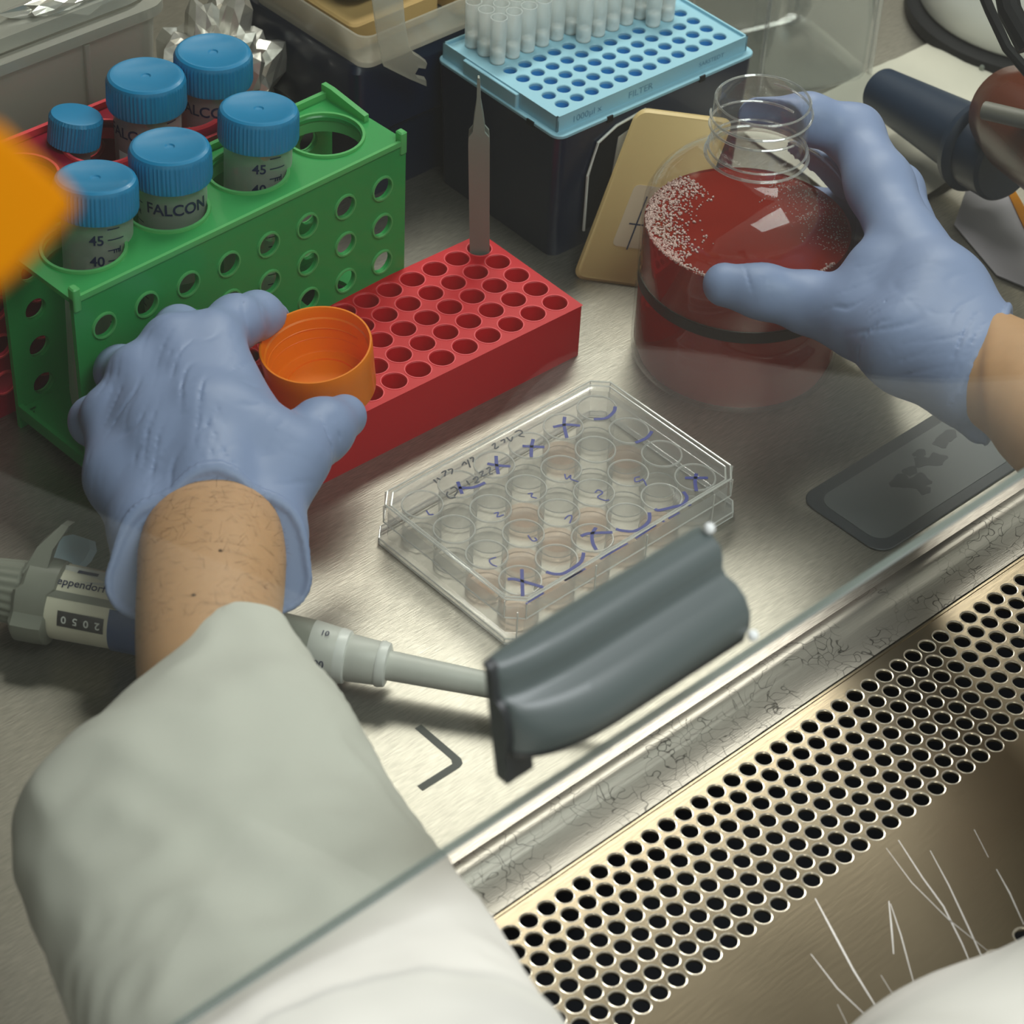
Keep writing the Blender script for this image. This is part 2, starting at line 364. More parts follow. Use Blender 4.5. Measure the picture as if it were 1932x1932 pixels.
# ================================================================ setting
def struct(name, mb, m, label=None, **k):
    o = obj(name, mb, m, **k); return tag(o, label, None, None, 'structure')
g = MB(); g.box((-900, -110, -12), (900, 640, 0)); struct('floor', g, M_top, 'brushed stainless steel worktop inside the cabinet')
g = MB(); rs = []
for x in (-900, 900): rs.append([(x, -108, -2), (x, -108, 0.02), (x, -110, 1.0), (x, -112.5, 1.6), (x, -115.5, 1.3), (x, -118.5, -.6), (x, -120, -1.6), (x, -133.3, -1.6), (x, -133.6, -4), (x, -120, -10)])
g.rings(rs); struct('trim_1', g, M_strip, 'scratched steel edge strip with a rolled bead along the front of the worktop', smooth=50)
g = MB(); g.box((-900, 640, -12), (900, 652, 760)); struct('wall_back', g, M_wall, 'steel back wall of the cabinet')
g = MB(); g.box((-900, -140, 760), (900, 652, 772)); struct('ceiling', g, M_wall, 'steel ceiling of the cabinet')
for sd, xx in (('left', -912), ('right', 900)):
    g = MB(); g.box((xx, -100, -12), (xx+12, 652, 760)); struct('wall_'+sd, g, M_wall, 'steel side wall of the cabinet')
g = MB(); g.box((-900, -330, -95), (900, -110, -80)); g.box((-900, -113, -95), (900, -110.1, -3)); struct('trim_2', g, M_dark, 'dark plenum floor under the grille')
# L-shaped corner mark in the worktop
g = MB(); a = 3.1; o = [(-115.8, -49.5), (-115.8-a, -49.5), (-115.8-a, -70), (-117.2-a, -72.2), (-120.5, -75+a), (-137, -75+a), (-137, -75), (-119, -75), (-117, -74.2), (-115.8, -72)]
g.prism(o, 0.02, 0.12); tag(obj('corner_mark', g, M_mark, smooth=0), 'dark grey L-shaped corner mark on the steel worktop beside the pipette tip', 'mark')
# perforated grille
gt = thing('air_grille', 'perforated stainless steel air intake grille along the front edge of the worktop', 'grille', loc=(0, -170, -2))
g = MB(); pz, pg = -1.6, 8.43; z1 = -0.2
x0g = -156.42-pg*10; NX = 58
ex = lambda off: [x0g+off+(i-.5)*pg for i in range(NX+1)]
for r in range(8):
    cy = -143.92-r*pg*math.sqrt(3)/2; hy = pg*math.sqrt(3)/4; off = -(r % 2)*pg/2
    holed(g, ex(off), [cy-hy, cy+hy], {(i, 0): 3.1 for i in range(NX)}, z1-1.5, z1, 20, .5, bottom=False)
ya, yb = -143.92+pg*math.sqrt(3)/4, -143.92-7*pg*math.sqrt(3)/2-pg*math.sqrt(3)/4
L, R_ = ex(0)[0], ex(0)[-1]
for (x0, x1, y0, y1) in ((-900, 900, ya, -135.2), (-900, L-pg/2+.02, yb, ya), (R_-.01, 900, yb, ya), (L-pg/2, L+.01, yb, ya)):
    g.box((x0, y0, z1-1.5), (x1, y1, z1))
# two lone holes nearer the front
for (cx, cy) in ((-37, -260), (-21.5, -259.5)): pass
xs = [-900, -45, -29, -28.9, -13, 900]
xs = [-900, -44.5, -29.25, -14, 900]; ys = [-330, -267.5, -252.5, yb]
holed(g, xs, ys, {(1, 1): 3.2, (2, 1): 3.2}, z1-1.5, z1, 24, .5, bottom=False)
obj('perforated_panel', g, M_grille, gt, smooth=30)
g = MB()
for r in range(8):
    for i in range(NX): g.lathe([(3.12, -.55), (3.3, -.12), (3.62, -.06), (3.75, -.22)], 16, (x0g-(r % 2)*pg/2+i*pg, -143.92-r*pg*math.sqrt(3)/2))
obj('hole_edges', g, solid('glint_painted_edge', (232, 226, 208), .22, .75), gt, label='punched edges of the holes, their glint painted in')  # the light these edges catch is put into the paler colour
for cx in (-36.87, -21.62):
    g = MB().lathe([(3.25, -.6), (3.45, -.1), (4.0, -.06), (4.15, -.22)], 20, (cx, -260)); obj('lone_hole_edge', g, MATS['glint_painted_edge'], gt)
g = MB(); g.box((-900, -136.0, -6), (900, -135.1, z1+.35)); obj('back_lip', g, M_grille, gt)
g = MB()
def scratch(pts, w):
    q = [P(*p, z1) for p in pts]; n = len(q); t = np.array(q); L_ = []; Rr = []
    for i in range(n):
        d = t[min(i+1, n-1)]-t[max(i-1, 0)]; d /= np.linalg.norm(d); s = np.array([-d[1], d[0], 0])*w*(.25+.75*math.sin(PI*(i+.35)/(n-.3)))
        L_.append(t[i]+s+[0, 0, .03]); Rr.append(t[i]-s+[0, 0, .03])
    g.add(L_+Rr[::-1], [tuple([i, i+1, 2*n-2-i, 2*n-1-i]) for i in range(n-1)])
for pts, w in (([(1538, 1695), (1570, 1755), (1610, 1830), (1657, 1906)], .38), ([(1755, 1605), (1790, 1670), (1825, 1745), (1850, 1800), (1862, 1812)], .28),
               ([(1677, 1700), (1682, 1750), (1686, 1800)], .3), ([(1680, 1705), (1700, 1765), (1724, 1855)], .22), ([(1695, 1585), (1740, 1655), (1780, 1710), (1815, 1780), (1838, 1835)], .3),
               ([(1672, 1600), (1720, 1665), (1790, 1735), (1865, 1795)], .16), ([(1838, 1565), (1865, 1618)], .16), ([(1880, 1640), (1905, 1685), (1932, 1745)], .3),
               ([(1530, 1800), (1580, 1865), (1640, 1922)], .22), ([(1662, 1840), (1690, 1885)], .12), ([(1685, 1870), (1690, 1885), (1692, 1885)], .12), ([(1580, 1895), (1598, 1932)], .1)):
    scratch(pts, w)
obj('scratches', g, M_scratch, gt, label='bright scratches in the front of the grille')

# ================================================================ sash window and handle
def ysash(z): return -209+math.tan(math.radians(10))*(z-170)
wg = MB(); rs = []
for x in (-900, 900): rs.append([(x, ysash(170)-2, 170), (x, ysash(700)-2, 700), (x, ysash(700)+.4, 700), (x, ysash(170)+.4, 170)])
wg.rings(rs); win = struct('window_1', wg, M_glass, 'clear sliding glass sash leaning over the worktop', smooth=0)
g = MB(); g.box((-900, ysash(169)-2.1, 169.2), (900, ysash(169)+.5, 169.98)); obj('sash_edge', g, M_gedge, win, world=False, label='pale polished lower edge of the sash')
prof = [(-199.5, 221), (-205.5, 221), (-208.6, 219.6), (-210.2, 216), (-210.4, 212.8), (-212.2, 211.2), (-216, 211), (-220, 208.8), (-222.8, 204.5), (-223.2, 200), (-221.8, 196.2)]
def yin(z): return ysash(z)-2.05
xa, xb = -229, -150
def hk(x): t = min(1, max(0, (x-xa)/30)); return .34+.66*math.sqrt(1-(1-t)**2)
HX = [xa+30*(1-math.cos(a_*PI/2/10)) for a_ in range(11)]+[xb-1.6, xb]
g = MB(); rs = []
for x in HX:
    k = hk(x)*(.94 if x == xb else 1); q = [(yin(z)+(y-yin(z))*k, z) for y, z in prof]
    rs.append([(x, y, z) for y, z in q]+[(x, yin(z), z) for z in (196, 204, 212, 220)])
g.rings(rs); hd = obj('sash_handle', g, M_handle, win, world=False, smooth=50, label='slate grey ridged pull handle on the sash')
g = MB(); rs = []
for x in HX:
    k = hk(x)*(.94 if x == xb else 1); o_ = yin(196.2)+(-221.8-yin(196.2))*k
    rs.append([(x, o_-.25, 196.5), (x, o_-.1, 194.6), (x, o_*.55+yin(190)*.45, 192), (x, yin(188), 188), (x, yin(196.1), 196.1)])
g.rings(rs); obj('underside', g, M_hblack, hd, world=False, smooth=40, label='black underside of the handle')
g = MB(); rs = []
for x in (xa-1.6, xa-.6, xa+1.2):
    k = hk(xa)*(1.0 if x == xa-1.6 else 1.12); rs.append([(x, yin(z)+(y-yin(z))*k-.2, z+(.5 if z > 215 else 0)) for y, z in prof]+[(x, yin(190)-3.5, 190), (x, yin(186)-.2, 186), (x, yin(200), 200), (x, yin(212), 212), (x, yin(221), 221.6)])
g.rings(rs); g2 = MB(); g2.rings([[(x, yin(197)-5.2, 197), (x, yin(186)-4.6, 184.5), (x, yin(184.5), 184.5), (x, yin(197), 197)] for x in (xa-1.4, xa+8)]); g.add(g2.verts(), g2.f)
obj('end_cap', g, M_hblack, hd, world=False, smooth=50, label='black end cap of the handle')
g = MB()
for (y, z) in ((-203.5, 222.5), (-223.5, 197)):
    s = MB().lathe([(0.1, -1.6), (1.2, -1.2), (1.6, 0), (1.2, 1.2), (.1, 1.6)], 12); s.xf(trs((xb+.2, y, z))); g.add(s.verts(), s.f)
obj('rivet', g, solid('bright_rivet', (215, 220, 220), .3), hd, world=False)

# ================================================================ tube racks
def four_way_rack(name, label, m, mrim, M, cat='rack'):
    """174 x 52 x 93 mm block lying with the four large tube holes upward; local origin at front left bottom"""
    L, D, H, t = 174, 50, 93, 2.2
    r = thing(name, label, cat, M)
    g = MB(); xs = [0]+[3+42*i for i in range(5)]+[174]; ys = [0, 2, 48, D]
    holed(g, xs, ys, {(i, 1): 15.6 for i in range(1, 5)}, H-t, H, 40, .6); rim(g, xs, ys, H-t, H)
    obj('top_panel', g, m, r, world=False)
    g = MB()
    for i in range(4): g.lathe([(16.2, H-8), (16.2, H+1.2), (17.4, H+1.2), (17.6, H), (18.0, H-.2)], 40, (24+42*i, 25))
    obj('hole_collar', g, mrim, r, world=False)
    for nm, y in (('front_panel', 0), ('back_panel', D-t)):
        g = MB(); xs = [0]+[3+21*i for i in range(9)]+[174]; ys = [0, 7.5, 27, 46, 65, 84, H-.2]
        holed(g, xs, ys, {(i, j): 5.1 for i in range(1, 9) for j in range(1, 5)}, 0, t, 20, .5); rim(g, xs, ys, 0, t)
        g.xf(np.array([[1, 0, 0, 0], [0, 0, 1, y], [0, 1, 0, 0], [0, 0, 0, 1.]])); pf = obj(nm, g, m, r, world=False)
        g = MB()
        for i in range(8):
            for j in range(4):
                c = MB().lathe([(5.1, 0), (5.1, .8), (5.8, .8), (6.1, 0)], 20); c.xf(np.array([[1, 0, 0, 13.5+21*i], [0, 0, -1 if y == 0 else 1, y if y == 0 else y+t], [0, 1, 0, 17.25+19.1*j], [0, 0, 0, 1.]])); g.add(c.verts(), c.f)
        obj('hole_rims', g, mrim, pf, world=False)
    g = MB(); xs = [0]+[3+42*i for i in range(5)]+[174]; ys = [t, 5, 45, D-t]
    holed(g, xs, ys, {(i, 1): 12 for i in range(1, 5)}, 8, 8+t, 30); rim(g, xs, ys, 8, 8+t); obj('bottom_shelf', g, m, r, world=False)
    for xe in (0, L-t):
        g = MB(); g.box((xe, 2, 6), (xe+t, D-2, 12)); obj('end_brace', g, m, r, world=False)
    for (x, y) in ((0, 0), (L-3.5, 0)):
        g = MB(); g.prism(rrect(x, y-1, x+3.5, y+3.2, .8, 3), H-6, H+5, .6); obj('corner_post', g, mrim, r, world=False)
    g = MB(); g.box((3, -.7, H-1.5), (L-3, .8, H+1.0)); obj('front_ridge', g, mrim, r, world=False)
    g = MB()
    for y in (D-2,):
        g.box((0, y-1, H-1), (L, y+1, H+3))
    g.rings([[(L-4, D-28, H), (L-1.5, D-28, H), (L-1.5, D-28, H+3), (L-4, D-28, H+3)], [(L-4, D-6, H), (L-1.5, D-6, H), (L-1.5, D-6, H+6), (L-4, D-6, H+6)], [(L-4, D, H), (L-1.5, D, H), (L-1.5, D, H+6), (L-4, D, H+6)]])
    obj('back_ridge', g, mrim, r, world=False)
    return r
def RZ(loc, deg): return trs(loc, (0, 0, math.radians(deg)))
GM = RZ((-131, 141.5, 0), 2.0)
four_way_rack('tube_rack', 'bright green plastic tube rack holding three blue-capped tubes', M_green, M_greenrim, GM)
CM = RZ((-166, 200.3, 0), 0)
four_way_rack('tube_rack', 'crimson plastic tube rack behind the green one, half hidden at the left edge', M_crim, M_redrim, CM)

def falcon(label, M, zl, phi_num, phi_txt, liquid=None, first=None, group=None):
    """50 ml conical tube, 115 mm long; local origin at its tip, +z up"""
    r = thing('centrifuge_tube', label, 'tube', M)
    g = MB(); g.lathe([(3, 0), (5, .6), (13.2, 14), (13.8, 20), (14.3, 104), (14.3, 106)], 48, cap0=True); obj('barrel', g, M_tube, r, world=False)
    g = MB(); n = 192
    def kn(a, rr, z): return 1+(0.014*np.sign(np.sin(a*60)) if 104 < z < 115.4 and rr > 15 else 0)
    g.lathe([(15.2, 102.6), (16.5, 103), (16.75, 104.5), (16.6, 114.6), (16.4, 115.6), (15.9, 116.6), (14.8, 117.3), (13.6, 117.35), (12.6, 116.9), (2.2, 116.7), (1.6, 116.2), (0.1, 116.1)], n, cap1=True, cap0=True, fn=kn)
    obj('cap', g, M_cap, r, world=False, smooth=28)
    if liquid:
        g = MB(); g.lathe([(2.4, .8), (12.6, 14), (13.2, 20), (13.6, liquid), (.1, liquid)], 40, cap0=True); obj('liquid', g, M_pink, r, world=False)
    g = MB(); R0 = 14.55
    for k, z in enumerate(np.arange(40.5, 103, 4.6)):
        major = k % 2 == 0
        w = .5 if major else .36
        for ph0, ph1 in ((0.0, w),):
            a = np.linspace(phi_num+ph0, phi_num+ph1, 7); v = [(R0*math.cos(q), R0*math.sin(q), z) for q in a]+[(R0*math.cos(q), R0*math.sin(q), z+.45) for q in a[::-1]]
            g.add(v, [(i, i+1, 12-i, 13-i) for i in range(6)])
    for s, z in (('45', 95.8), ('40', 86.6), ('35', 77)): text_cyl(g, s, 6.0, R0, phi_num-.30, z, bold=True)
    text_cyl(g, 'ml', 3.6, R0, phi_num+.28, 91, bold=True)
    text_cyl(g, 'FALCON', 7.0, R0, phi_txt, 95, bold=True)
    obj('print', g, M_ink, r, world=False, smooth=0)
    g = MB(); a = np.linspace(phi_txt-.55, phi_txt+.6, 16); v = [(R0*math.cos(q), R0*math.sin(q), 60) for q in a]+[(R0*math.cos(q), R0*math.sin(q), 86) for q in a[::-1]]
    g.add(v, [(i, i+1, 30-i, 31-i) for i in range(15)]); obj('writing_panel', g, M_white, r, world=False)
    return r
def tube_pose(top_px, axis_base):          # tube leaning so that its cap centre shows at top_px
    b = np.array(axis_base, float); t = P(top_px[0], top_px[1], b[2]+116); d = t-b; d /= np.linalg.norm(d)
    x = np.cross([0, 1, 0], d); return basis(b, x, np.cross(d, x))
camphi = math.atan2(-1.08, -.95)
zt = 1.5
def hole_at(M, i): q = M@np.array([24+42*i, 25, 0, 1]); return q[:3]
h0, h1, h2 = hole_at(GM, 0), hole_at(GM, 1), hole_at(GM, 2)
falcon('blue-capped tube with 45 and 40 marks at the left end of the green rack', tube_pose((180, 333), (h0[0]+1, h0[1]-2, zt)), 0, camphi+.40, camphi+2.8)
falcon('blue-capped tube with FALCON lettering, second from the left in the green rack', tube_pose((320, 278), (h1[0]+2, h1[1]+0, zt)), 0, camphi-1.35, camphi+.26)
falcon('blue-capped tube with 45 and 40 marks beside the empty hole of the green rack', tube_pose((488, 205), (h2[0], h2[1]-1, zt)), 0, camphi+.40, camphi+2.8)
c2, c3 = hole_at(CM, 2), hole_at(CM, 3)
falcon('blue-capped tube of pink liquid in the crimson rack, the left one of the full-size pair', tube_pose((275, 145), (c2[0]+18, c2[1]-4, zt)), 0, camphi+.7, camphi-.35, 96)
falcon('blue-capped tube of pink liquid in the crimson rack, next to the foil bundle', tube_pose((402, 100), (c3[0]+10, c3[1]-4, zt)), 0, camphi+1.5, camphi-.2, 96)
# small 15 ml tube leaning
bt = P(168, 235, 105); bb = np.array([-66., 224., 8.]); d = bt-bb; d /= np.linalg.norm(d); d = d+np.array([.18, -.10, 0]); d /= np.linalg.norm(d); bb = bt-d*100
r = thing('centrifuge_tube', 'small blue-capped tube leaning behind the left end of the green rack', 'tube', basis(bb, np.cross([0, 1, 0], d), [0, 1, 0]))
g = MB(); g.lathe([(2, 0), (7.4, 16), (7.6, 92)], 32, cap0=True); obj('barrel', g, M_tube, r, world=False)
g = MB(); g.lathe([(1.2, 1), (6.7, 16), (7, 80), (.1, 80)], 24, cap0=True); obj('liquid', g, M_pink, r, world=False)
g = MB(); g.lathe([(10.2, 87), (11, 87.4), (11.2, 98.5), (10.4, 100), (9.3, 100.2), (.1, 99.8)], 144, cap0=True, cap1=True, fn=lambda a, rr, z: 1+(.014*np.sign(np.sin(a*48)) if rr > 10.9 else 0)); obj('cap', g, M_cap, r, world=False, smooth=28)

# ---------------------------------------------------------------- red microtube rack
RM = RZ((78.2, 137.33, 0), -1.46); pr_ = 12.81
r = thing('microtube_rack', 'bright red 80-well microtube rack between the orange cup and the well plate', 'rack', RM)
xs = [-15.55*pr_-2]+[(-15.5+i)*pr_ for i in range(17)]+[.5*pr_+2.2]; ys = [-4.5*pr_-2.4]+[(-4.5+j)*pr_ for j in range(6)]+[.5*pr_+2.4]
g = MB(); holed(g, xs, ys, {(i, j): 5.25 for i in range(1, 17) for j in range(1, 6)}, 24, 27, 28, .35, bottom=False, floor=3)
obj('well_deck', g, M_red, r, world=False)
g = MB(); 
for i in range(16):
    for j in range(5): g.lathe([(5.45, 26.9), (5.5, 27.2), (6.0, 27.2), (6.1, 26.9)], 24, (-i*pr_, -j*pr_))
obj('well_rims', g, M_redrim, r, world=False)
g = MB(); x0, x1, y0, y1 = xs[0], xs[-1], ys[0], ys[-1]
g.rings([np.column_stack([np.array(rrect(x0, y0, x1, y1, 1.5, 3)), np.full(16, z)]) for z in (0, 27)], True, True, False); obj('skirt', g, M_red, r, world=False)
g = MB(); g.prism(rrect(x1-1, (y0+y1)/2-9-14, x1+5, (y0+y1)/2+2-14, 2.5, 4), 13, 22, .8); g.box((x1-2, y0+3, 18), (x1+2, y1-3, 21)); obj('hinge_tab', g, M_red, r, world=False)

# ---------------------------------------------------------------- tweezers standing in the red rack
b0 = P(905, 474, 27); b1 = P(903, 145, 122); ax = b1-b0; Lt = np.linalg.norm(ax); ax /= Lt
side = RV-ax*(RV@ax); M = basis(b0, side, ax)
r = thing('tweezers', 'fine-pointed steel tweezers standing upright in the back corner hole of the red rack', 'tweezers', M)
for sgn in (1, -1):
    g = MB(); rs = []
    for y, w, o_ in ((-20, 4.2, .6), (0, 4.4, .8), (62, 4.6, 2.4), (66, 4.3, 2.4), (68.5, 2.6, 2.3), (75, 2.0, 2.0), (Lt-12, .9, 1.1), (Lt-1, .6, .5), (Lt, .35, .45)):
        z = sgn*o_; t = .55
        rs.append([(-w, y, z-t), (w, y, z-t), (w, y, z+t), (-w, y, z+t)])
    g.rings(rs); obj('arm', g, M_tweez, r, world=False)

# ================================================================ pipette tip box with loose tips
BM = RZ((138.73, 212.38, 0), -1.77)
r = thing('tip_box', 'dark navy pipette tip box with a light blue 96-hole insert', 'box', BM)
x0, x1, y0, y1 = -14, 112, -77, 11
g = MB(); g.rings([np.column_stack([np.array(rrect(x0+i, y0+i, x1-i, y1-i, 5, 5)), np.full(24, z)]) for i, z in ((3, 0), (2.2, 30), (1, 62), (1, 66), (4, 66), (4, 60))], True, True, True)
bd = obj('body', g, M_navy, r, world=False)
g = MB(); g.prism(rrect(x0+.5, y0+.5, x1-.5, y1-.5, 5, 4), 65.6, 67.4, .3); ins = obj('insert_flange', g, M_lblue, r, world=False)
xs = [-10]+[-4.5+9*i for i in range(13)]+[107.5]; ys = [-71.5]+[-67.5+9*j for j in range(9)]+[7.5]
g = MB(); holed(g, xs, ys, {(i, j): 3.15 for i in range(1, 13) for j in range(1, 9)}, 70.5, 73.9, 24, .35, bottom=False)
rim(g, xs, ys, 66, 73.9)
g.box((-10.8, -72.3, 67), (108.3, -71.3, 75.3)).box((-10.8, 7.3, 67), (108.3, 8.3, 75.3)).box((-10.8, -72.3, 67), (-9.8, 8.3, 75.3)).box((107.3, -72.3, 67), (108.3, 8.3, 75.3))
obj('perforated_insert', g, M_lblue, r, world=False)
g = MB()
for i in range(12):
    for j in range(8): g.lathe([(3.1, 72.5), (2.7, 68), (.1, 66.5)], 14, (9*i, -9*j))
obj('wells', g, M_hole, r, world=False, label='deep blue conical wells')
g = MB(); g.prism(rrect(-12.6, -46, -9.8, -8, 1, 3), 66.5, 74.6, .3); obj('side_latch', g, M_lblue, r, world=False)
g = MB(); g.rings([[(107, -20, 67), (114, -20, 67), (114, 6, 67), (107, 6, 67)], [(107.5, -18, 82), (110, -18, 82), (110, 4, 82), (107.5, 4, 82)]]); obj('lid_tab', g, M_hole, r, world=False, label='blue upright tab')
g = MB(); FR = np.array([[1, 0, 0, 0], [0, 0, -1, -72.45], [0, 1, 0, 0], [0, 0, 0, 1.]])
for s, x, sz in (('1000µl x', 7, 4.6), ('FILTER', 40, 4.8), ('SARSTEDT', 85, 3.2)): g = MB(); text_flat(g, s, sz, FR@trs((x, 70.6, 0)), sx=1.1); obj('embossed_lettering', g, MATS.get('raised_blue_letter') or solid('raised_blue_letter', (104, 152, 178), .5), r, world=False, smooth=0)
for a_, b_ in (((16, y0+.1, 64.6), (19.4, y0+.9, 67.6)), ((74, y0+.1, 64.6), (77.4, y0+.9, 67.6)), ((x0+.2, -60, 64.8), (x0+.9, -55, 67.4))):
    g = MB(); g.box(a_, b_); obj('catch_slot', g, M_rubber, r, world=False)
# glossy label on the front of the box
g = MB(); lab = [(6, 10), (6, 40), (11, 56), (22, 61), (40, 63), (40, 8)]
g.rings([[(x, y0+.6, z) for x, z in lab], [(x, y0+1.7, z) for x, z in lab]]); lb = obj('label_panel', g, M_rubber, r, world=False, label='glossy black label panel')
g = MB(); lab = [(8, 39), (13, 55.5), (23, 60.2), (40, 62), (40, 55), (24, 54), (20, 50), (20, 6), (17, 6), (17, 44)]
g = MB(); lab2 = [(19, 12), (24, 54), (40, 58), (40, 12)]
g.rings([[(x, y0+.2, z) for x, z in lab2], [(x, y0+.65, z) for x, z in lab2]])
g.tube([(6, y0+.2, 10), (6, y0+.2, 40), (11, y0+.2, 56), (22, y0+.2, 61), (40, y0+.2, 63)], .7, 6); obj('label_print', g, M_white, lb, world=False, label='white field and rim of the label')
# tips
proto = thing('filter_tip', 'frosted pipette tip with a white filter standing in the light blue insert', 'pipette tip', BM@trs((0, 0, 68)), 'pipette tips in the light blue insert')
g = MB(); g.lathe([(2.9, 2), (3.6, 8), (3.8, 27), (3.95, 29), (3.5, 29), (3.3, 8)], 20); obj('barrel', g, M_frost, proto, world=False)
g = MB(); g.lathe([(3.15, 6), (3.3, 7), (3.3, 11.5), (2.8, 12.3), (.1, 12.3)], 18, cap0=True); obj('filter', g, M_filt, proto, world=False)
first = True
for i in range(12):
    for j in range(3 if i < 5 else 4 if i < 9 else 5 if i < 11 else 4):
        if first: first = False; continue
        dup(proto, BM@trs((9*i, -9*j, 68)))

# second, navy box behind with milky tray of tan foam
r = thing('tip_box', 'plain dark navy box behind the green rack with a milky tray on top', 'box', trs((80, 226, 0)))
g = MB(); g.rings([np.column_stack([np.array(rrect(i, i, 122-i, 86-i, 6, 5)), np.full(24, z)]) for i, z in ((4, 0), (2.5, 35), (0, 38), (0, 72), (2, 75.4))]); obj('body', g, M_navy, r, world=False)
r = thing('storage_tray', 'milky plastic tray with tan contents lying on the plain navy box', 'tray', trs((80.5, 221, 75.6)))
g = MB(); L_ = [(3, 0), (1, 14), (0, 18), (1.2, 18), (2.4, 13), (4.4, 1.2)]
g.rings([np.column_stack([np.array(rrect(i, i, 132-i, 88-i, 6, 5)), np.full(24, z)]) for i, z in L_]); obj('tray_body', g, M_milk2, r, world=False)
g = MB(); g.prism(rrect(7, 16, 60, 82, 4, 4), 1.4, 15, 1); g.prism(rrect(66, 10, 126, 80, 4, 4), 1.4, 15, 1); obj('tan_insert', g, M_tan, r, world=False)
r = thing('box_lid', 'navy plastic lid with a rounded corner over the milky tray', 'lid', trs((94, 246, 95)))
g = MB(); g.rings([np.column_stack([np.array(rrect(i, i, 110-i, 70-i, 8, 5)), np.full(24, z)]) for i, z in ((1.5, 0), (0, 2), (0, 24), (3, 27))]); obj('shell', g, M_navy, r, world=False)
# hinged milky lid strap with hooks
a0 = [PY(x, y, 216) for x, y in ((700, -30), (712, 60), (724, 125), (770, 148), (805, 163), (804, 152), (788, 148), (783, 140), (790, 128), (803, 130), (806, 120), (793, 110), (780, 102), (772, 88), (764, 40), (758, -30))]
g = MB(); g.rings([a0, [q+np.array([1.5, 3.2, 0]) for q in a0]])
tag(obj('hinge_strap', g, M_milk2, smooth=0), 'curved milky plastic strap with two small hooks in front of the milky tray', 'strap')
# cream slab leaning on the navy tip box
u = np.array([37, 4.5, 72.]); u /= np.linalg.norm(u); dd = np.array([16, -20.5, 0.]); dd /= np.linalg.norm(dd); nn = np.cross(dd, u); 
if nn@FV > 0: nn = -nn
M = basis((121.5, 119.5, 0), dd, u); 
u = np.array([40.5, 6.4, 72.]); Lu = np.linalg.norm(u); u /= Lu; M = np.eye(4); nn = np.cross(dd, u); nn /= np.linalg.norm(nn); M[:3, 0] = dd; M[:3, 1] = u; M[:3, 2] = nn; M[:3, 3] = (121.5, 120.5, 0.6)
SHM = M.copy(); r = thing('sample_box', 'cream plastic box leaning between the navy tip box and the bottle', 'box', trs((0, 0, 0)))
sg = 1 if M[:3, 2]@FV > 0 else -1
g = MB(); g.prism(rrect(0, 0, 44, Lu, 5, 5), *(sorted((0, sg*9))), 1.3); g.xf(SHM); obj('body', g, M_beige, r)
g = MB(); g.prism(rrect(12, 18, 40, 48, 2.5, 4), *(sorted((-sg*.35, 0)))); g.xf(SHM); lb = obj('paper_label', g, solid('pale_label', (205, 186, 160), .6), r)
g = MB(); zz = -sg*.45
def bar(x0, y0, x1, y1): g.box((x0, y0, min(zz, zz-sg*.05)), (x1, y1, max(zz, zz-sg*.05)))
bar(19, 17, 19.7, 43); bar(25.4, 17, 26.1, 43); bar(16, 29, 42, 29.7); bar(27, 24, 27.8, 26.6); bar(27, 26, 29.5, 26.7)
g.xf(SHM); obj('label_lines', g, M_ink, lb, world=False, smooth=0)

# ================================================================ milky box, foil, right background
r = thing('storage_box', 'large milky plastic box behind the crimson rack', 'box', trs((-230, 262, 0)))
g = MB(); g.rings([np.column_stack([np.array(rrect(i, i, 234-i, 150-i, 12, 5)), np.full(24, z)]) for i, z in ((8, 0), (6, 3), (1, 116), (-2, 118), (-2, 123), (3, 124), (4, 120), (9, 5))]); obj('body', g, M_milky, r, world=False)
g = MB(); g.rings([np.column_stack([np.array(rrect(i, i, 234-i, 150-i, 16, 5)), np.full(24, z)]) for i, z in ((4, 124.3), (2, 126), (4, 131), (20, 134))]); obj('lid', g, M_milky, r, world=False)
for o_, z_ in ((rrect(225.5, 6, 228, 10, 1, 2), 70), (rrect(190, -.8, 193, 1.5, .8, 2), 84)):
    g = MB(); g.prism(o_, z_, 116); obj('rib', g, M_milky, r, world=False)
from mathutils import noise as mnoise
def crumple(name, label, cat, c, rad, m, amp, sc, seed=0, n=5):
    import bmesh
    b = bmesh.new(); bmesh.ops.create_icosphere(b, subdivisions=n, radius=1); v = []
    for q in b.verts:
        p = q.co.copy(); cell = mnoise.cell_vector(p*sc+Vector((seed, 0, 0))); d = mnoise.voronoi(p*sc+Vector((seed, 3, 7)))[0]
        k = 1+amp*(d[1]-d[0])*1.6+amp*.6*mnoise.noise(p*sc*2.3)-amp*.5; v.append((c[0]+p.x*rad[0]*k, c[1]+p.y*rad[1]*k, max(0.3, c[2]+p.z*rad[2]*k)))
    f = [tuple(w.index for w in q.verts) for q in b.faces]; b.free(); g = MB().add(v, f)
    return tag(obj(name, g, m, smooth=0), label, cat)
crumple('foil_bundle', 'crumpled silver foil bundle behind the blue-capped tubes', 'foil', (50, 292, 44), (31, 25, 46), M_foil, .42, 1.9, 2, 4)
crumple('foil_scrap', 'small scrap of crumpled foil lying on the milky box lid', 'foil', (-35, 275, 132), (34, 9, 7), M_foil, .5, 2.4, 8, 3)
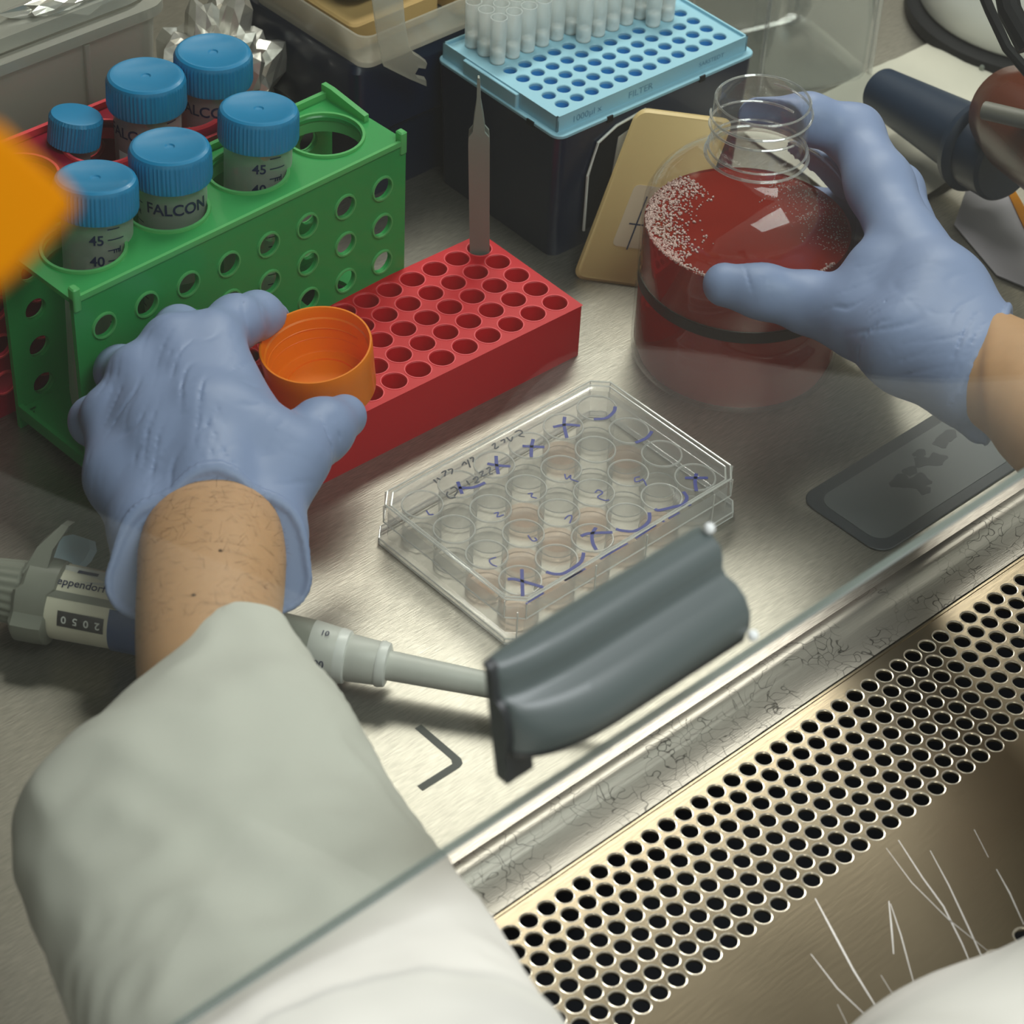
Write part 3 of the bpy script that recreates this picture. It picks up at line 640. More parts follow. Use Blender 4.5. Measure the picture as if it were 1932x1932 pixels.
# square clear bottle
r = thing('square_bottle', 'square clear plastic bottle part filled with water at the top right', 'bottle', RZ((338, 194, 0), -14))
def sq(i, z, rr=14): return np.column_stack([np.array(rrect(-38+i, -38+i, 38-i, 38-i, rr, 6)), np.full(28, z)])
g = MB(); g.rings([sq(6, 0), sq(1, 3), sq(0, 8), sq(0, 118), sq(3, 130), sq(14, 140, 12), sq(20, 146, 10), sq(20, 165, 10)], True, True, False); obj('body', g, clear('square_bottle_plastic', base=.14, edge=.7, white=.6, rough=.05), r, world=False)
g = MB(); g.rings([sq(7, 1), sq(2, 4), sq(1.5, 9), sq(1.5, 62), ], True, True, True); obj('water', g, M_water, r, world=False)
g = MB()
for sx_, sy_ in ((1, 1), (1, -1), (-1, 1), (-1, -1)): g.tube([(sx_*34.5, sy_*34.5, 4), (sx_*34.5, sy_*34.5, 122), (sx_*30, sy_*30, 134)], 1.3, 8)
obj('corner_rib', g, M_brim, r, world=False)
# white round device
r = thing('round_stirrer', 'white round device on a black rubber foot at the top right corner', 'device', trs((482, 136, 0)))
g = MB(); g.lathe([(70, 0), (72, 2), (72, 8), (69, 10), (60, 10.5)], 96, cap0=True, cap1=True); obj('foot_ring', g, M_rubber, r, world=False)
g = MB(); g.lathe([(65, 10.6), (66.5, 13), (66, 30), (60, 52), (40, 62), (.1, 66)], 96, cap0=True); obj('housing', g, M_wdev, r, world=False)
g = MB(); g.tube([(-68.5, -18, 5), (-71.5, -19, 5)], 1.3, 10); obj('screw', g, M_tweez, r, world=False)
# nose cone + brown stand-in body with grey bar for an unidentified blurred shape
A = P(1660, 170, 26); B = P(1838, 272, 34); ax = (B-A)/np.linalg.norm(B-A); Lc = np.linalg.norm(B-A)
M = basis(A, ax, np.cross([0, 0, 1], ax))
r = thing('pipette_controller', 'dark navy tapered nose cone with a collar, lying right of the bottle', 'pipette controller', M)
def latx(prof, n=40):
    s = MB().lathe([(r_, x_) for x_, r_ in prof], n, cap0=True, cap1=True); return s.xf(np.array([[0, 0, 1, 0], [1, 0, 0, 0], [0, 1, 0, 0], [0, 0, 0, 1.]]))
hollow = [(6, 7.5), (1, 8.5), (0, 10.6), (1.2, 11.8), (Lc-4, 17.5), (Lc, 18)]
s = MB().lathe([(r_, x_) for x_, r_ in hollow], 40, cap0=True, cap1=True); s.xf(np.array([[0, 0, 1, 0], [1, 0, 0, 0], [0, 1, 0, 0], [0, 0, 0, 1.]])); obj('nose_cone', s, M_cone, r, world=False)
obj('collar', latx([(Lc-2, 19), (Lc-1, 22), (Lc+3, 23), (Lc+5, 21.5), (Lc+6, 19.6), (Lc+22, 19.6), (Lc+24, 18)]), M_cone, r, world=False)
s = latx([(-.5, 1.6), (5, 1.6)]); obj('inner_nozzle', s, M_dgrey, r, world=False)
A2 = P(1905, 205, 62); B2 = P(2080, 330, 80)
ax2 = (B2-A2)/np.linalg.norm(B2-A2); M = basis(A2, ax2, np.cross([0, 0, 1], ax2))
r = thing('brown_stand_in', 'unidentified dark brown shape with a grey bar, built as a stand-in, cut by the right edge of the photo', 'bottle', M)
obj('body', latx([(-6, 16), (0, 21), (20, 25), (90, 26), (92, 22)]), M_amber, r, world=False)
g = MB(); 
for a_ in (0,):
    q0 = P(1857, 208, 88); q1 = P(1960, 232, 92); q2 = P(2060, 270, 96)
    g.tube([q0, q0+(q1-q0)*.5, q1, q2], 4.2, 12)
obj('strap', g, M_dgrey, r, label='grey bar with a pale rounded end')  # grey bar of the unidentified stand-in shape
g = MB();  # curved dark strands stand in for unidentified blurred lines
strand_root = thing('strand_loop', 'unidentified dark curved strands, built as stand-ins, at the top right corner', 'cable', trs((P(1890, 60, 120))))
g = MB(); g.tube([P(1835, -60, 150), P(1868, 20, 140), P(1900, 90, 130), P(1950, 150, 120)], 2.4, 10); obj('outer_strand', g, M_rubber, strand_root)
g = MB(); g.tube([P(1890, -60, 170), P(1905, 20, 160), P(1940, 90, 150)], 5, 10); obj('inner_strand', g, M_rubber, strand_root)
# lilac sheet with orange border, wipe
def sheet(name, label, cat, pts, z, m, th=.5, border=None):
    q = [P(x, y, z) for x, y in pts]; g = MB(); g.rings([[(*p[:2], z) for p in q], [(*p[:2], z+th) for p in q]]); o = tag(obj(name, g, m, smooth=0), label, cat)
    return o
o = sheet('packaging_sheet', 'lilac grey sheet with an orange border at the right edge', 'sheet', ((1852, 272), (1890, 330), (1950, 470), (1975, 560), (1880, 520), (1800, 425)), 1.2, M_lilac)
g = MB(); q = [P(x, y, 1.9) for x, y in ((1852, 268), (1868, 278), (1960, 440), (1990, 560), (1972, 560), (1945, 460), (1890, 340))]; g.rings([q, [p+np.array([0, 0, .6]) for p in q]]); 
o2 = obj('orange_border', g, M_org, o, world=False, smooth=0, label='orange border')
g = MB(); rng = np.random.RandomState(3); nx, ny = 26, 16; V = []
c00, c10, c01 = P(1225, 205, 0), P(1905, 480, 0), P(1500, 60, 0)
for j in range(ny+1):
    for i in range(nx+1):
        u_, w_ = i/nx, j/ny; p = np.array([262+150*u_, 60+95*w_, 0]); p[0] += 10*w_
        h_ = 1.0+5.0*abs(mnoise.noise(Vector((u_*3.2, w_*2.6, .4))))+1.5*abs(mnoise.noise(Vector((u_*9, w_*8, 2.4)))); V.append((p[0], p[1], h_))
F = [(j*(nx+1)+i, j*(nx+1)+i+1, (j+1)*(nx+1)+i+1, (j+1)*(nx+1)+i) for j in range(ny) for i in range(nx)]
n0 = len(V); V2 = V+[(a_, b_, c_-.5) for a_, b_, c_ in V]; F2 = F+[tuple(k+n0 for k in f[::-1]) for f in F]; g.add(V2, F2)
tag(obj('paper_wipe', g, M_cloth), 'rumpled off-white paper wipe spread behind the right gloved hand', 'wipe')
# dark reflection on the worktop, built as a thin slab with painted tones
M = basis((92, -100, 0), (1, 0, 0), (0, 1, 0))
r = thing('reflection_slab', 'dark reflection painted as a thin slab with a grey face on the worktop below the right gloved wrist', 'reflection', M)
g = MB(); g.prism(rrect(-4, 2, 92, 48, 8, 6), .05, 1.0, .3); obj('reflection_base', g, M_refl, r, world=False)
g = MB(); g.prism(rrect(1, 7, 88, 42, 7, 6), 1.0, 1.25); pf_ = obj('reflection_face', g, M_reflf, r, world=False)
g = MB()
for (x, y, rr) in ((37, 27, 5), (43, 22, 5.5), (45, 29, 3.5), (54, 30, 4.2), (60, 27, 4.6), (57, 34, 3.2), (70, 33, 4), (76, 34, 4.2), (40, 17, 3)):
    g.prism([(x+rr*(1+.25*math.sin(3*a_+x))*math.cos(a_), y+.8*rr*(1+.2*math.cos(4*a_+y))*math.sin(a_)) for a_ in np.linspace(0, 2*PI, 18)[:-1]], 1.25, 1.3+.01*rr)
obj('reflection_blots', g, M_refl, pf_, world=False, smooth=0, label='dark blots of the painted reflection')

# ================================================================ bottle of red medium
BC = P(1380, 668, 0); BR = 45.5
r = thing('media_bottle', 'clear round bottle of red liquid held by the right gloved hand', 'bottle', trs((BC[0], BC[1], 0)))
bp = [(38, 0), (43, .6), (45, 3), (45.5, 8), (45.5, 38), (44.7, 39.5), (44.7, 45.5), (45.5, 47), (45.5, 74), (44.8, 80), (41.5, 87.5), (35, 94.5), (27, 99.5), (22, 102), (20.6, 104)]
g = MB(); g.lathe([(.1, 3), (30, 2)]+bp, 96); obj('body', g, M_bott, r, world=False, smooth=60)
g = MB(); g.lathe([(20.4, 104), (20.2, 112), (20.2, 131), (19.2, 131.6), (18.6, 131), (18.8, 104)], 72); nk = obj('neck', g, M_bott, r, world=False, smooth=60)
g = MB()
for z, rr, w in ((105.2, 21.6, 1.0), (108.6, 20.8, .7), (131, 19.6, .7)): g.lathe([(rr-w, z), (rr, z+w*.8), (rr+w*.6, z), (rr, z-w*.8), (rr-w, z)], 72)
for k, z in enumerate((117, 122.5)):
    pts = [(20.9*math.cos(a_), 20.9*math.sin(a_), z+(a_-k)*.75) for a_ in np.linspace(k*2.2, k*2.2+4.6, 60)]; g.tube(pts, .55, 6)
obj('neck_ring', g, M_brim, nk, world=False)
g = MB(); g.lathe([(.1, 4), (28, 3.2), (38, 2), (42.5, 3.6), (44.2, 9), (44.2, 37), (43.4, 39), (43.4, 46), (44.2, 48), (44.2, 69.4), (43.6, 68.6), (.1, 68.2)], 96); obj('liquid', g, M_liquid, r, world=False, smooth=50)
g = MB(); g.lathe([(44.3, 39.6), (44.9, 40), (44.9, 45), (44.3, 45.6)], 96); obj('grip_ring', g, M_band, r, world=False)
g = MB(); rng = np.random.RandomState(5)
def blob(p, s, n=1):
    m_ = MB(); a_ = [(s, 0, 0), (-s, 0, 0), (0, s, 0), (0, -s, 0), (0, 0, s*.8), (0, 0, -s*.8)]
    g.add(np.array(a_)+p, [(0, 2, 4), (2, 1, 4), (1, 3, 4), (3, 0, 4), (2, 0, 5), (1, 2, 5), (3, 1, 5), (0, 3, 5)])
th0 = math.atan2(.68, -.73)
for k in range(2600):
    t_ = rng.rand()
    if t_ < .42:      # ring of foam along the wall, left and front
        a_ = th0+rng.uniform(-.9, 2.5); w_ = abs(rng.normal(0, 1.5))*(1.3 if a_ < th0+1.3 else .7); rr = 43.8-w_; z = 69+max(0, 1.6-w_)*rng.rand()
        blob((rr*math.cos(a_), rr*math.sin(a_), z), rng.uniform(.3, .75))
    elif t_ < .8:     # patch on the surface at the left and back
        a_ = th0+rng.uniform(-1.0, .75); rr = 43.5-abs(rng.normal(0, 8)); blob((rr*math.cos(a_), rr*math.sin(a_), 68.8), rng.uniform(.35, .9))
    else:
        a_ = rng.uniform(-1.2, .5); rr = 43.5-abs(rng.normal(0, 10)); blob((rr*math.cos(a_), rr*math.sin(a_), 68.6), rng.uniform(.2, .45))
obj('foam', g, M_foam, r, world=False, smooth=180, kind='stuff')

# ================================================================ well plate
r = thing('well_plate', 'clear 24-well culture plate with a lidded top and blue pen marks', 'well plate', trs((0, 0, 0)))
def octo(x, y, c): return [(-x+c, -y), (x-c, -y), (x, -y+c), (x, y-c), (x-c, y), (-x+c, y), (-x, y-c), (-x, -y+c)]
g = MB(); o0 = np.array(octo(63.5, 42.6, 5)); o1 = np.array(octo(62.9, 42.0, 5)); o2_ = np.array(octo(61, 40.2, 5))
def lay(o, z): return np.column_stack([o, np.full(len(o), z)])
g.rings([lay(o0, .3), lay(o0, 3), lay(o1, 3.2), lay(o2_, 3.4), lay(o2_, 17)], True, False, False); obj('base', g, M_pwall, r, world=False, smooth=20)
g = MB()
for i in range(6):
    for j in range(4): 
        c = (48.25-19.3*i, 28.95-19.3*j); g.lathe([(7.9, 1.4), (8.1, 17.6), (8.1, 18.3)], 40, c, cap0=True)
obj('wells', g, M_well, r, world=False)
g = MB()
for i in range(6):
    for j in range(4):
        c = (48.25-19.3*i, 28.95-19.3*j); g.lathe([(7.85, 18.2), (8.0, 18.75), (8.5, 18.75), (8.65, 18.1)], 48, c)
        for k in (0,): g.lathe([(7.7, 1.3), (7.9, 1.9), (8.15, 1.4)], 40, c)
obj('well_rims', g, M_wrim, r, world=False)
g = MB()
for (i, j) in ((5, 2), (4, 2), (3, 2), (3, 1), (4, 3), (2, 3), (1, 3), (5, 3), (2, 2), (3, 3), (1, 0), (0, 1)):
    c = (48.25-19.3*i, 28.95-19.3*j); g.lathe([(7.7, 4.2), (6.9, 3.9), (.1, 3.8)], 32, c)
obj('medium', g, M_liq, r, world=False, label='peach coloured liquid in some wells')
lid = None
g = MB(); a1 = np.array(octo(62.6, 41.8, 6)); a2 = np.array(octo(61.2, 40.5, 6)); a3 = np.array(octo(62.0, 41.3, 6))
g.rings([lay(a1, 12.4), lay(a1, 20.2), lay(a3, 21.4), lay(a2, 21.6), lay(a2*.985, 20.6), lay(a2*.97, 20.5)], True, False, True); lid = obj('lid', g, M_plate, r, world=False, smooth=20)
g = MB()
for o_, z in ((a1, 12.5), (a3, 21.4), (a2*.985, 20.8), (o0, 3.1), (o0, .6)): 
    q = [tuple(x)+(z,) for x in o_]; q.append(q[0])
    for k in range(len(q)-1): g.tube([q[k], q[k+1]], .34 if z < 20 else .42, 5)
for k in range(8):
    for zz0, zz1, o_ in ((12.5, 21.2, a1), (.5, 3.1, o0)): g.tube([tuple(o_[k])+(zz0,), tuple(o_[k])+(zz1,)], .3, 5)
for x in (-61.5, -20, 8, 46): g.tube([(x, -42.1, 3.2), (x, -42.1, 19)], .35, 5)
obj('rim_edges', g, M_wrim, lid, world=False)
# handwriting on the lid
def ribbon(g, pts, w, z=21.0, cat=True):
    if cat and len(pts) > 2:
        o = []; pp = [pts[0]]+list(pts)+[pts[-1]]
        for i in range(1, len(pp)-2):
            p0, p1, p2, p3 = [np.array(pp[i+k], float) for k in (-1, 0, 1, 2)]
            for t in np.linspace(0, 1, 7)[:-1]: o.append(.5*((2*p1)+(-p0+p2)*t+(2*p0-5*p1+4*p2-p3)*t*t+(-p0+3*p1-3*p2+p3)*t**3))
        pts = o+[np.array(pts[-1], float)]
    q = np.array([P(x, y, z) for x, y in pts]); n = len(q); A_, B_ = [], []
    for i in range(n):
        d = q[min(i+1, n-1)]-q[max(i-1, 0)]; d /= np.linalg.norm(d)+1e-9; s = np.array([-d[1], d[0], 0])*w; A_.append(q[i]+s); B_.append(q[i]-s)
    th = np.array([0, 0, .12]); V = A_+B_+[p+th for p in A_]+[p+th for p in B_]; f = []
    for i in range(n-1): f += [(2*n+i, 2*n+i+1, 3*n+i+1, 3*n+i), (i, n+i, n+i+1, i+1), (i, i+1, 2*n+i+1, 2*n+i), (n+i, 3*n+i, 3*n+i+1, n+i+1)]
    g.add(V, f)
def C1(x, y): return (700+x/4.83, 700+y/4.83)
def C2_(x, y): return (1050+x/4.83, 700+y/4.83)
def C3(x, y): return (700+x/4.83, 950+y/4.83)
def C4(x, y): return (1050+x/4.83, 900+y/4.83)
g = MB(); W_ = .72
for s in ([C1(1765, 420), C1(1760, 500), C1(1785, 610)], [C1(1660, 512), C1(1780, 490), C1(1905, 500)], [C1(1478, 622), C1(1462, 700), C1(1460, 785)], [C1(1380, 685), C1(1580, 695)],
          [C1(1140, 775), C1(1145, 860), C1(1160, 940)], [C1(1060, 845), C1(1160, 862), C1(1270, 870)], [C1(790, 1010), C1(830, 1120)], [C1(800, 1065), C1(930, 1062), C1(1040, 1018)],
          [C2_(535, 325), C2_(520, 375), C2_(450, 430), C2_(340, 440)], [C2_(870, 550), C2_(820, 610), C2_(720, 655)], [C2_(1275, 935), C2_(1262, 1010), C2_(1275, 1095)], [C2_(1170, 975), C2_(1380, 975)],
          [C4(1155, 135), C4(1188, 190), C4(1150, 250), C4(1060, 275), C4(930, 305), C4(900, 290)], [C4(845, 325), C4(845, 395), C4(790, 455), C4(700, 495), C4(600, 490), C4(540, 475)],
          [C4(360, 462), C4(325, 520), C4(330, 600), C4(362, 665)], [C4(222, 540), C4(300, 515), C4(510, 505)], [C4(248, 690), C4(225, 770), C4(150, 830), C4(60, 880), C4(-20, 885), C4(-95, 865)],
          [C3(1375, 600), C3(1378, 720), C3(1382, 845)], [C3(1245, 690), C3(1330, 695), C3(1570, 765)]): ribbon(g, s, W_)
for s in ([C3(1410, 915), C3(1575, 815)], [C3(1765, 705), C3(1925, 615)], [C4(75, 945), C4(265, 835)], [C4(400, 750), C4(490, 695), C4(650, 605)], [C4(720, 560), C4(905, 440)], [C4(1020, 380), C4(1120, 325)], [C4(965, 410), C4(985, 402)], [C4(1200, 265), C4(1225, 250)]): ribbon(g, s, .38)
for s in ([C2_(75, 940), C2_(90, 985), C2_(130, 950), C2_(130, 985), C2_(200, 1010)], [C1(1430, 1120), C1(1470, 1115), C1(1460, 1145), C1(1510, 1160)], [C1(1120, 1300), C1(1160, 1290), C1(1150, 1330), C1(1210, 1310)],
          [C2_(350, 1110), C2_(380, 1085), C2_(420, 1110), C2_(375, 1150), C2_(440, 1180), C2_(480, 1175)], [C2_(760, 965), C2_(715, 975), C2_(720, 1010), C2_(765, 1000), C2_(790, 990), C2_(820, 1045)],
          [C3(1765, 145), C3(1800, 110), C3(1830, 120), C3(1810, 180)], [C3(1430, 290), C3(1470, 340), C3(1510, 335), C3(1490, 310)], [C3(1140, 490), C3(1080, 515), C3(1100, 555), C3(1150, 575)], [C3(505, 65), C3(530, 100), C3(570, 100)]): ribbon(g, s, .3)
obj('blue_pen_marks', g, M_pen, lid, label='blue pen crosses, arcs and numbers')
g = MB()
for x, y, s in ((700, 1130, '0'), ): pass
for s in ([C1(700, 1100), C1(690, 1130), C1(720, 1160), C1(770, 1150)], [C1(725, 1075), C1(760, 1060), C1(790, 1090), C1(760, 1140)], [C1(870, 1000), C1(900, 1040)], [C1(930, 990), C1(960, 965), C1(975, 985), C1(950, 1020), C1(990, 1010)],
          [C1(985, 930), C1(1020, 915), C1(1010, 960), C1(1060, 940)], [C1(1050, 895), C1(1085, 880), C1(1080, 935), C1(1110, 935)], [C1(640, 930), C1(680, 910), C1(670, 960)], [C1(700, 905), C1(740, 895), C1(735, 940)],
          [C1(570, 990), C1(600, 1020)], [C1(600, 975), C1(630, 990)], [C1(830, 860), C1(850, 830), C1(870, 850)], [C1(880, 810), C1(905, 880)], [C1(900, 800), C1(930, 790), C1(930, 830)],
          [C1(1100, 680), C1(1130, 660), C1(1130, 710), C1(1165, 690)], [C1(1180, 640), C1(1215, 625), C1(1215, 655)], [C1(1235, 605), C1(1275, 640), C1(1290, 600)], [C1(1310, 560), C1(1350, 540), C1(1380, 560), C1(1350, 590), C1(1400, 600)]): ribbon(g, s, .32)
obj('black_pen_note', g, M_penk, lid, label='black handwritten date and note')

# ================================================================ orange cup
cc = P(606, 661, 63)
tilt = math.radians(12); ax = np.array([-.70*math.sin(tilt), -.71*math.sin(tilt), math.cos(tilt)]); M = basis(cc-ax*24, np.cross([0, 1, 0], ax), [0, 1, 0])
r = thing('bottle_cap', 'orange screw cap held upside down like a cup over the red rack', 'cap', M)
g = MB(); g.lathe([(.1, 0), (20.5, 0), (21.8, 1.2), (22.0, 3), (22.6, 18), (22.9, 24), (22.6, 24.8), (21.9, 24.8), (21.5, 24), (21.3, 20), (20.7, 19.4), (20.3, 3.2), (19.6, 2.4), (.1, 2.2)], 72); obj('shell', g, M_orange, r, world=False, smooth=40)
g = MB(); g.lathe([(14.5, 2.2), (14.7, 3.2), (15.5, 3.2), (15.7, 2.2)], 60); obj('sealing_ring', g, M_orange, r, world=False)
g = MB()
for z in (9, 14): g.tube([(20.9*math.cos(a_), 20.9*math.sin(a_), z+a_*.5) for a_ in np.linspace(0, 5.4, 50)], .55, 6)
obj('thread', g, M_orange, r, world=False)
CAPM = M

# ================================================================ pipette
A = P(4, 1112, 17); B = P(920, 1292, 12); ax = (B-A)/np.linalg.norm(B-A)
M = basis(A, ax, np.cross([0, 0, 1], ax)); M[:3, 3] = A
r = thing('pipette', 'ivory and grey adjustable pipette lying on the worktop under the left forearm', 'pipette', M)
def part(name, prof, m, sc=1.0, n=48, fn=None, **k):
    s = MB().lathe([(r_, x_) for x_, r_ in prof], n, cap0=True, cap1=True, fn=fn); s.xf(np.array([[0, 0, 1, 0], [sc, 0, 0, 0], [0, 1, 0, 0], [0, 0, 0, 1.]])); return obj(name, s, m, r, world=False, **k)
part('knob', [(-4, 9.5), (-2.5, 11.5), (8.5, 12.5), (10, 11)], M_pgrey, fn=lambda a, rr, z: 1+.03*np.sin(a*22), n=132)
part('neck', [(7, 9.5), (12, 9.5)], M_plgrey)
g = MB(); rs = []
for x, k in ((8.5, .9), (10, 1), (18, 1.0), (21.5, .98), (22.5, .88)):
    rs.append([(x+ (2.5 if z > 12 else 0), y*k, z*k) for y, z in [(19*math.cos(t)*(1 if math.sin(t) < 0.2 else .78), 16.5*math.sin(t)) for t in np.linspace(0, 2*PI, 36)[:-1]]])
g.rings(rs); fh = obj('finger_hook', g, M_pgrey, r, world=False)
g = MB(); g.rings([[(x, y, z) for x, y, z in ((10, -3, 14), (19, -3, 14), (19, 3, 14), (10, 3, 14))], [(14, 4, 22), (20, 4, 22), (20, 11, 20), (14, 11, 20)], [(21, 12, 28), (24, 12, 28), (24, 18, 25), (21, 18, 25)]]); obj('hook_blade', g, M_pgrey, fh, world=False)
part('handle_barrel', [(20, 14.4), (24, 14.6), (72, 13.8), (75, 13.2)], M_pcream)
part('lower_barrel', [(74, 12.6), (110, 11.6)], M_plgrey)
part('ejector_sleeve', [(106, 11.8), (108, 12.0), (120, 11.6), (123, 11.4)], M_pgrey, label='darker grey ring')
part('nose', [(121, 11.2), (122, 11.6), (134, 10.2), (136, 8.8), (137, 9.0), (149, 8.2), (151, 6.6)], M_plgrey)
part('nose_ring', [(131.5, 10.4), (132.5, 10.6), (135.5, 10.1), (136, 9.2)], solid('pale_ring', (226, 228, 224), .35))
part('nose_ring', [(147.5, 8.6), (148.5, 8.9), (151, 8.3), (151.4, 7.2)], MATS['pale_ring'])
part('shaft', [(151, 5.7), (198, 4.7), (202, 4), (214, 3.2), (235, 1.2)], M_plgrey)
g = MB(); g.box((24, -2.2, 13.2), (74, 5.2, 14.3)); obj('grey_inlay', g, M_plgrey, r, world=False)
# camera-facing side of the barrel: angle about the axis, measured from the top towards the viewer
def side(phi, rr, x): return np.array([x, -math.sin(phi)*rr, math.cos(phi)*rr])
sgn = 1
def strip(g, x0, x1, p0, p1, rr, n=10):
    a_ = np.linspace(p0, p1, n); V = [side(q, rr, x0) for q in a_]+[side(q, rr, x1) for q in a_[::-1]]; g.add(V, [(i, i+1, 2*n-2-i, 2*n-1-i) for i in range(n-1)])
g = MB(); strip(g, 22, 75, .52, .72, 14.72); obj('grey_stripe', g, M_pgrey, r, world=False)
g = MB(); strip(g, 46.5, 60, .74, 2.5, 14.75, 16); obj('blue_band', g, M_pblue, r, world=False, label='dark blue band')
g = MB(); strip(g, 27, 45, 1.02, 1.46, 14.75); dw = obj('volume_window', g, M_black, r, world=False, label='black volume window')
def text_px(g, s, size, phi, x, rr, bold=True, flip=False, sx=1.0, shear=0.0):
    v, f = textgeo(s, size, bold); v = v*[sx, 1, 1]; v[:, 0] += shear*v[:, 1]
    if flip: v = -v
    a_ = phi-v[:, 1]/rr; g.add(np.stack([x+v[:, 0], -np.sin(a_)*rr, np.cos(a_)*rr], 1), f)
g = MB()
for k, s in enumerate('0502'): text_px(g, s, 4.2, 1.24, 29.6+4.35*k, 14.9, flip=True)
obj('digits', g, M_white, dw, world=False, smooth=0)
g = MB(); text_px(g, 'eppendorf', 4.5, .26, 33.5, 14.9); obj('maker_lettering', g, M_ink, r, world=False, smooth=0)
g = MB(); text_px(g, 'Reference', 4.5, .26, 56.5, 14.9, shear=.25); obj('model_lettering', g, M_redp, r, world=False, smooth=0)
g = MB(); strip(g, 30, 38, -.3, -.12, 14.8, 4); strip(g, 41, 49, -.3, -.12, 14.8, 4); obj('top_print', g, M_ink, r, world=False, smooth=0)
g = MB(); text_px(g, '100', 4.2, 1.2, 126, 11.6); text_px(g, '10', 3.4, .1, 127, 11.5); obj('volume_lettering', g, M_ink, r, world=False, smooth=0)
# small blue paper scrap behind the pipette
q = [P(x, y, 16) for x, y in ((103, 1075), (104, 1040), (122, 1018), (150, 1012), (180, 1022), (183, 1040), (172, 1060), (148, 1082))]
g = MB(); g.rings([q, [p+np.array([-2., 1.5, 1.2]) for p in q]]); obj('hook_pad', g, solid('pale_blue_pad', (168, 196, 208), .4), fh, smooth=0, label='pale blue pad behind the hook')
# ================================================================ left foreground orange bag
r = thing('waste_bag', 'out-of-focus orange bag corner hanging in the foreground at the left edge', 'bag', trs((0, 0, 0)))
def PD(px, py, d): v = FV+RV*(px-966)/FPX-UV*(py-966)/FPX; return CAM+v*d
g = MB(); rs = []
out = [(-420, 60), (0, 236), (60, 290), (120, 345), (146, 378), (140, 402), (100, 450), (40, 515), (0, 548), (-120, 640), (-420, 800)]
for d_, k in ((272, .93), (275, 1), (281, 1), (284, .93)): rs.append([PD(-100+(x+100)*k, 400+(y-400)*k, d_) for x, y in out])
g.rings(rs); obj('bag_corner', g, M_org, r)

# ================================================================ hands, arms and coat
def hand_sdf(prims, k=6.0):
    def fn(p):
        F = None
        for a, b, ra, rb in prims:
            d, t = segd(p, a, b); d = d-(ra+(rb-ra)*t); F = d if F is None else smin(F, d, k)
        return F
    return fn
def chainp(pts):
    o = []
    for (a, b) in zip(pts[:-1], pts[1:]): o.append((P(*a[:3]), P(*b[:3]), a[3], b[3]))
    return o
def halfspace(p, o, n): return (p-np.asarray(o))@np.asarray(n)
def folds(p, o, d, n, freq, amp, rad, ph=0.0, warp=4.0):
    """fine parallel creases running along d around the point o"""
    q = p-np.asarray(o); d = np.asarray(d)/np.linalg.norm(d); n = np.asarray(n, float); n = n-d*(n@d); n /= np.linalg.norm(n)
    u_ = q@n; l = q@d; m_ = np.exp(-((q**2).sum(-1))/(2*rad*rad))
    s = np.sin(u_*freq*.55+ph+1.6*np.sin(l*.11+u_*.09+ph)+1.1*np.sin(u_*freq*.31+1.3+l*.05)); g_ = .5+.5*np.sin(l*.16+u_*.21+2.1*ph+.7*np.sin(u_*.5))
    return amp*2.5*m_*g_*np.maximum(0, 1-np.abs(s)*3.2)**1.2
def cyl_sdf(p, c, a, r_, h0, h1):
    a = np.asarray(a, float); q = p-np.asarray(c); l = q@a; rad = np.linalg.norm(q-l[..., None]*a, axis=-1); return np.maximum(rad-r_, np.maximum(h0-l, l-h1))
person = thing('person', 'person in white lab coat and blue gloves holding an orange cap and the bottle', 'person', trs((0, 0, 0)))
# --- left hand
LH = []
LH += chainp([(400, 640, 82, 11.5), (445, 608, 76, 9.8), (486, 597, 68, 9.0), (514, 603, 61, 7.4)])
LH += chainp([(328, 652, 82, 11.5), (338, 626, 66, 9.4), (385, 690, 50, 8.6), (440, 720, 42, 8)])
LH += chainp([(262, 705, 78, 11), (229, 702, 60, 9.4), (290, 770, 45, 8.6), (340, 790, 40, 8)])
LH += chainp([(212, 780, 70, 10.5), (179, 795, 56, 8.8), (240, 830, 42, 8), (280, 840, 38, 7.5)])
LH += chainp([(498, 935, 70, 13), (548, 868, 72, 13), (606, 812, 68, 11.2), (650, 786, 62, 8.7)])
W1, W2, W3 = (400, 1010, 70, 19), (300, 1040, 66, 13.5), (500, 1030, 66, 13)
LH += chainp([(400, 655, 82, 12), (430, 800, 80, 15), W1]); LH += chainp([(330, 660, 82, 12.5), (380, 800, 80, 16), W1])
LH += chainp([(265, 715, 78, 12), (310, 850, 74, 16), W2]); LH += chainp([(215, 790, 70, 11.5), (235, 900, 66, 14), W2])
LH += chainp([(400, 680, 80, 12), (500, 850, 72, 14), (515, 900, 70, 13), W3]); LH += chainp([(290, 1000, 68, 15), (500, 1000, 68, 14)])
LH += chainp([(300, 800, 76, 15), (480, 840, 76, 15)]); LH += chainp([W2, (268, 1100, 64, 12)]); LH += chainp([W3, (520, 1090, 64, 12)])
c_top = P(398, 884, 92); c_l = P(255, 1092, 66); c_r = P(552, 1066, 66)
nc = np.cross(c_r-c_l, c_top-c_l); nc /= np.linalg.norm(nc)
arm_dir = P(500, 1700, 98)-P(400, 1000, 72); arm_dir /= np.linalg.norm(arm_dir)
if nc@arm_dir < 0: nc = -nc
base = hand_sdf(LH, 7)
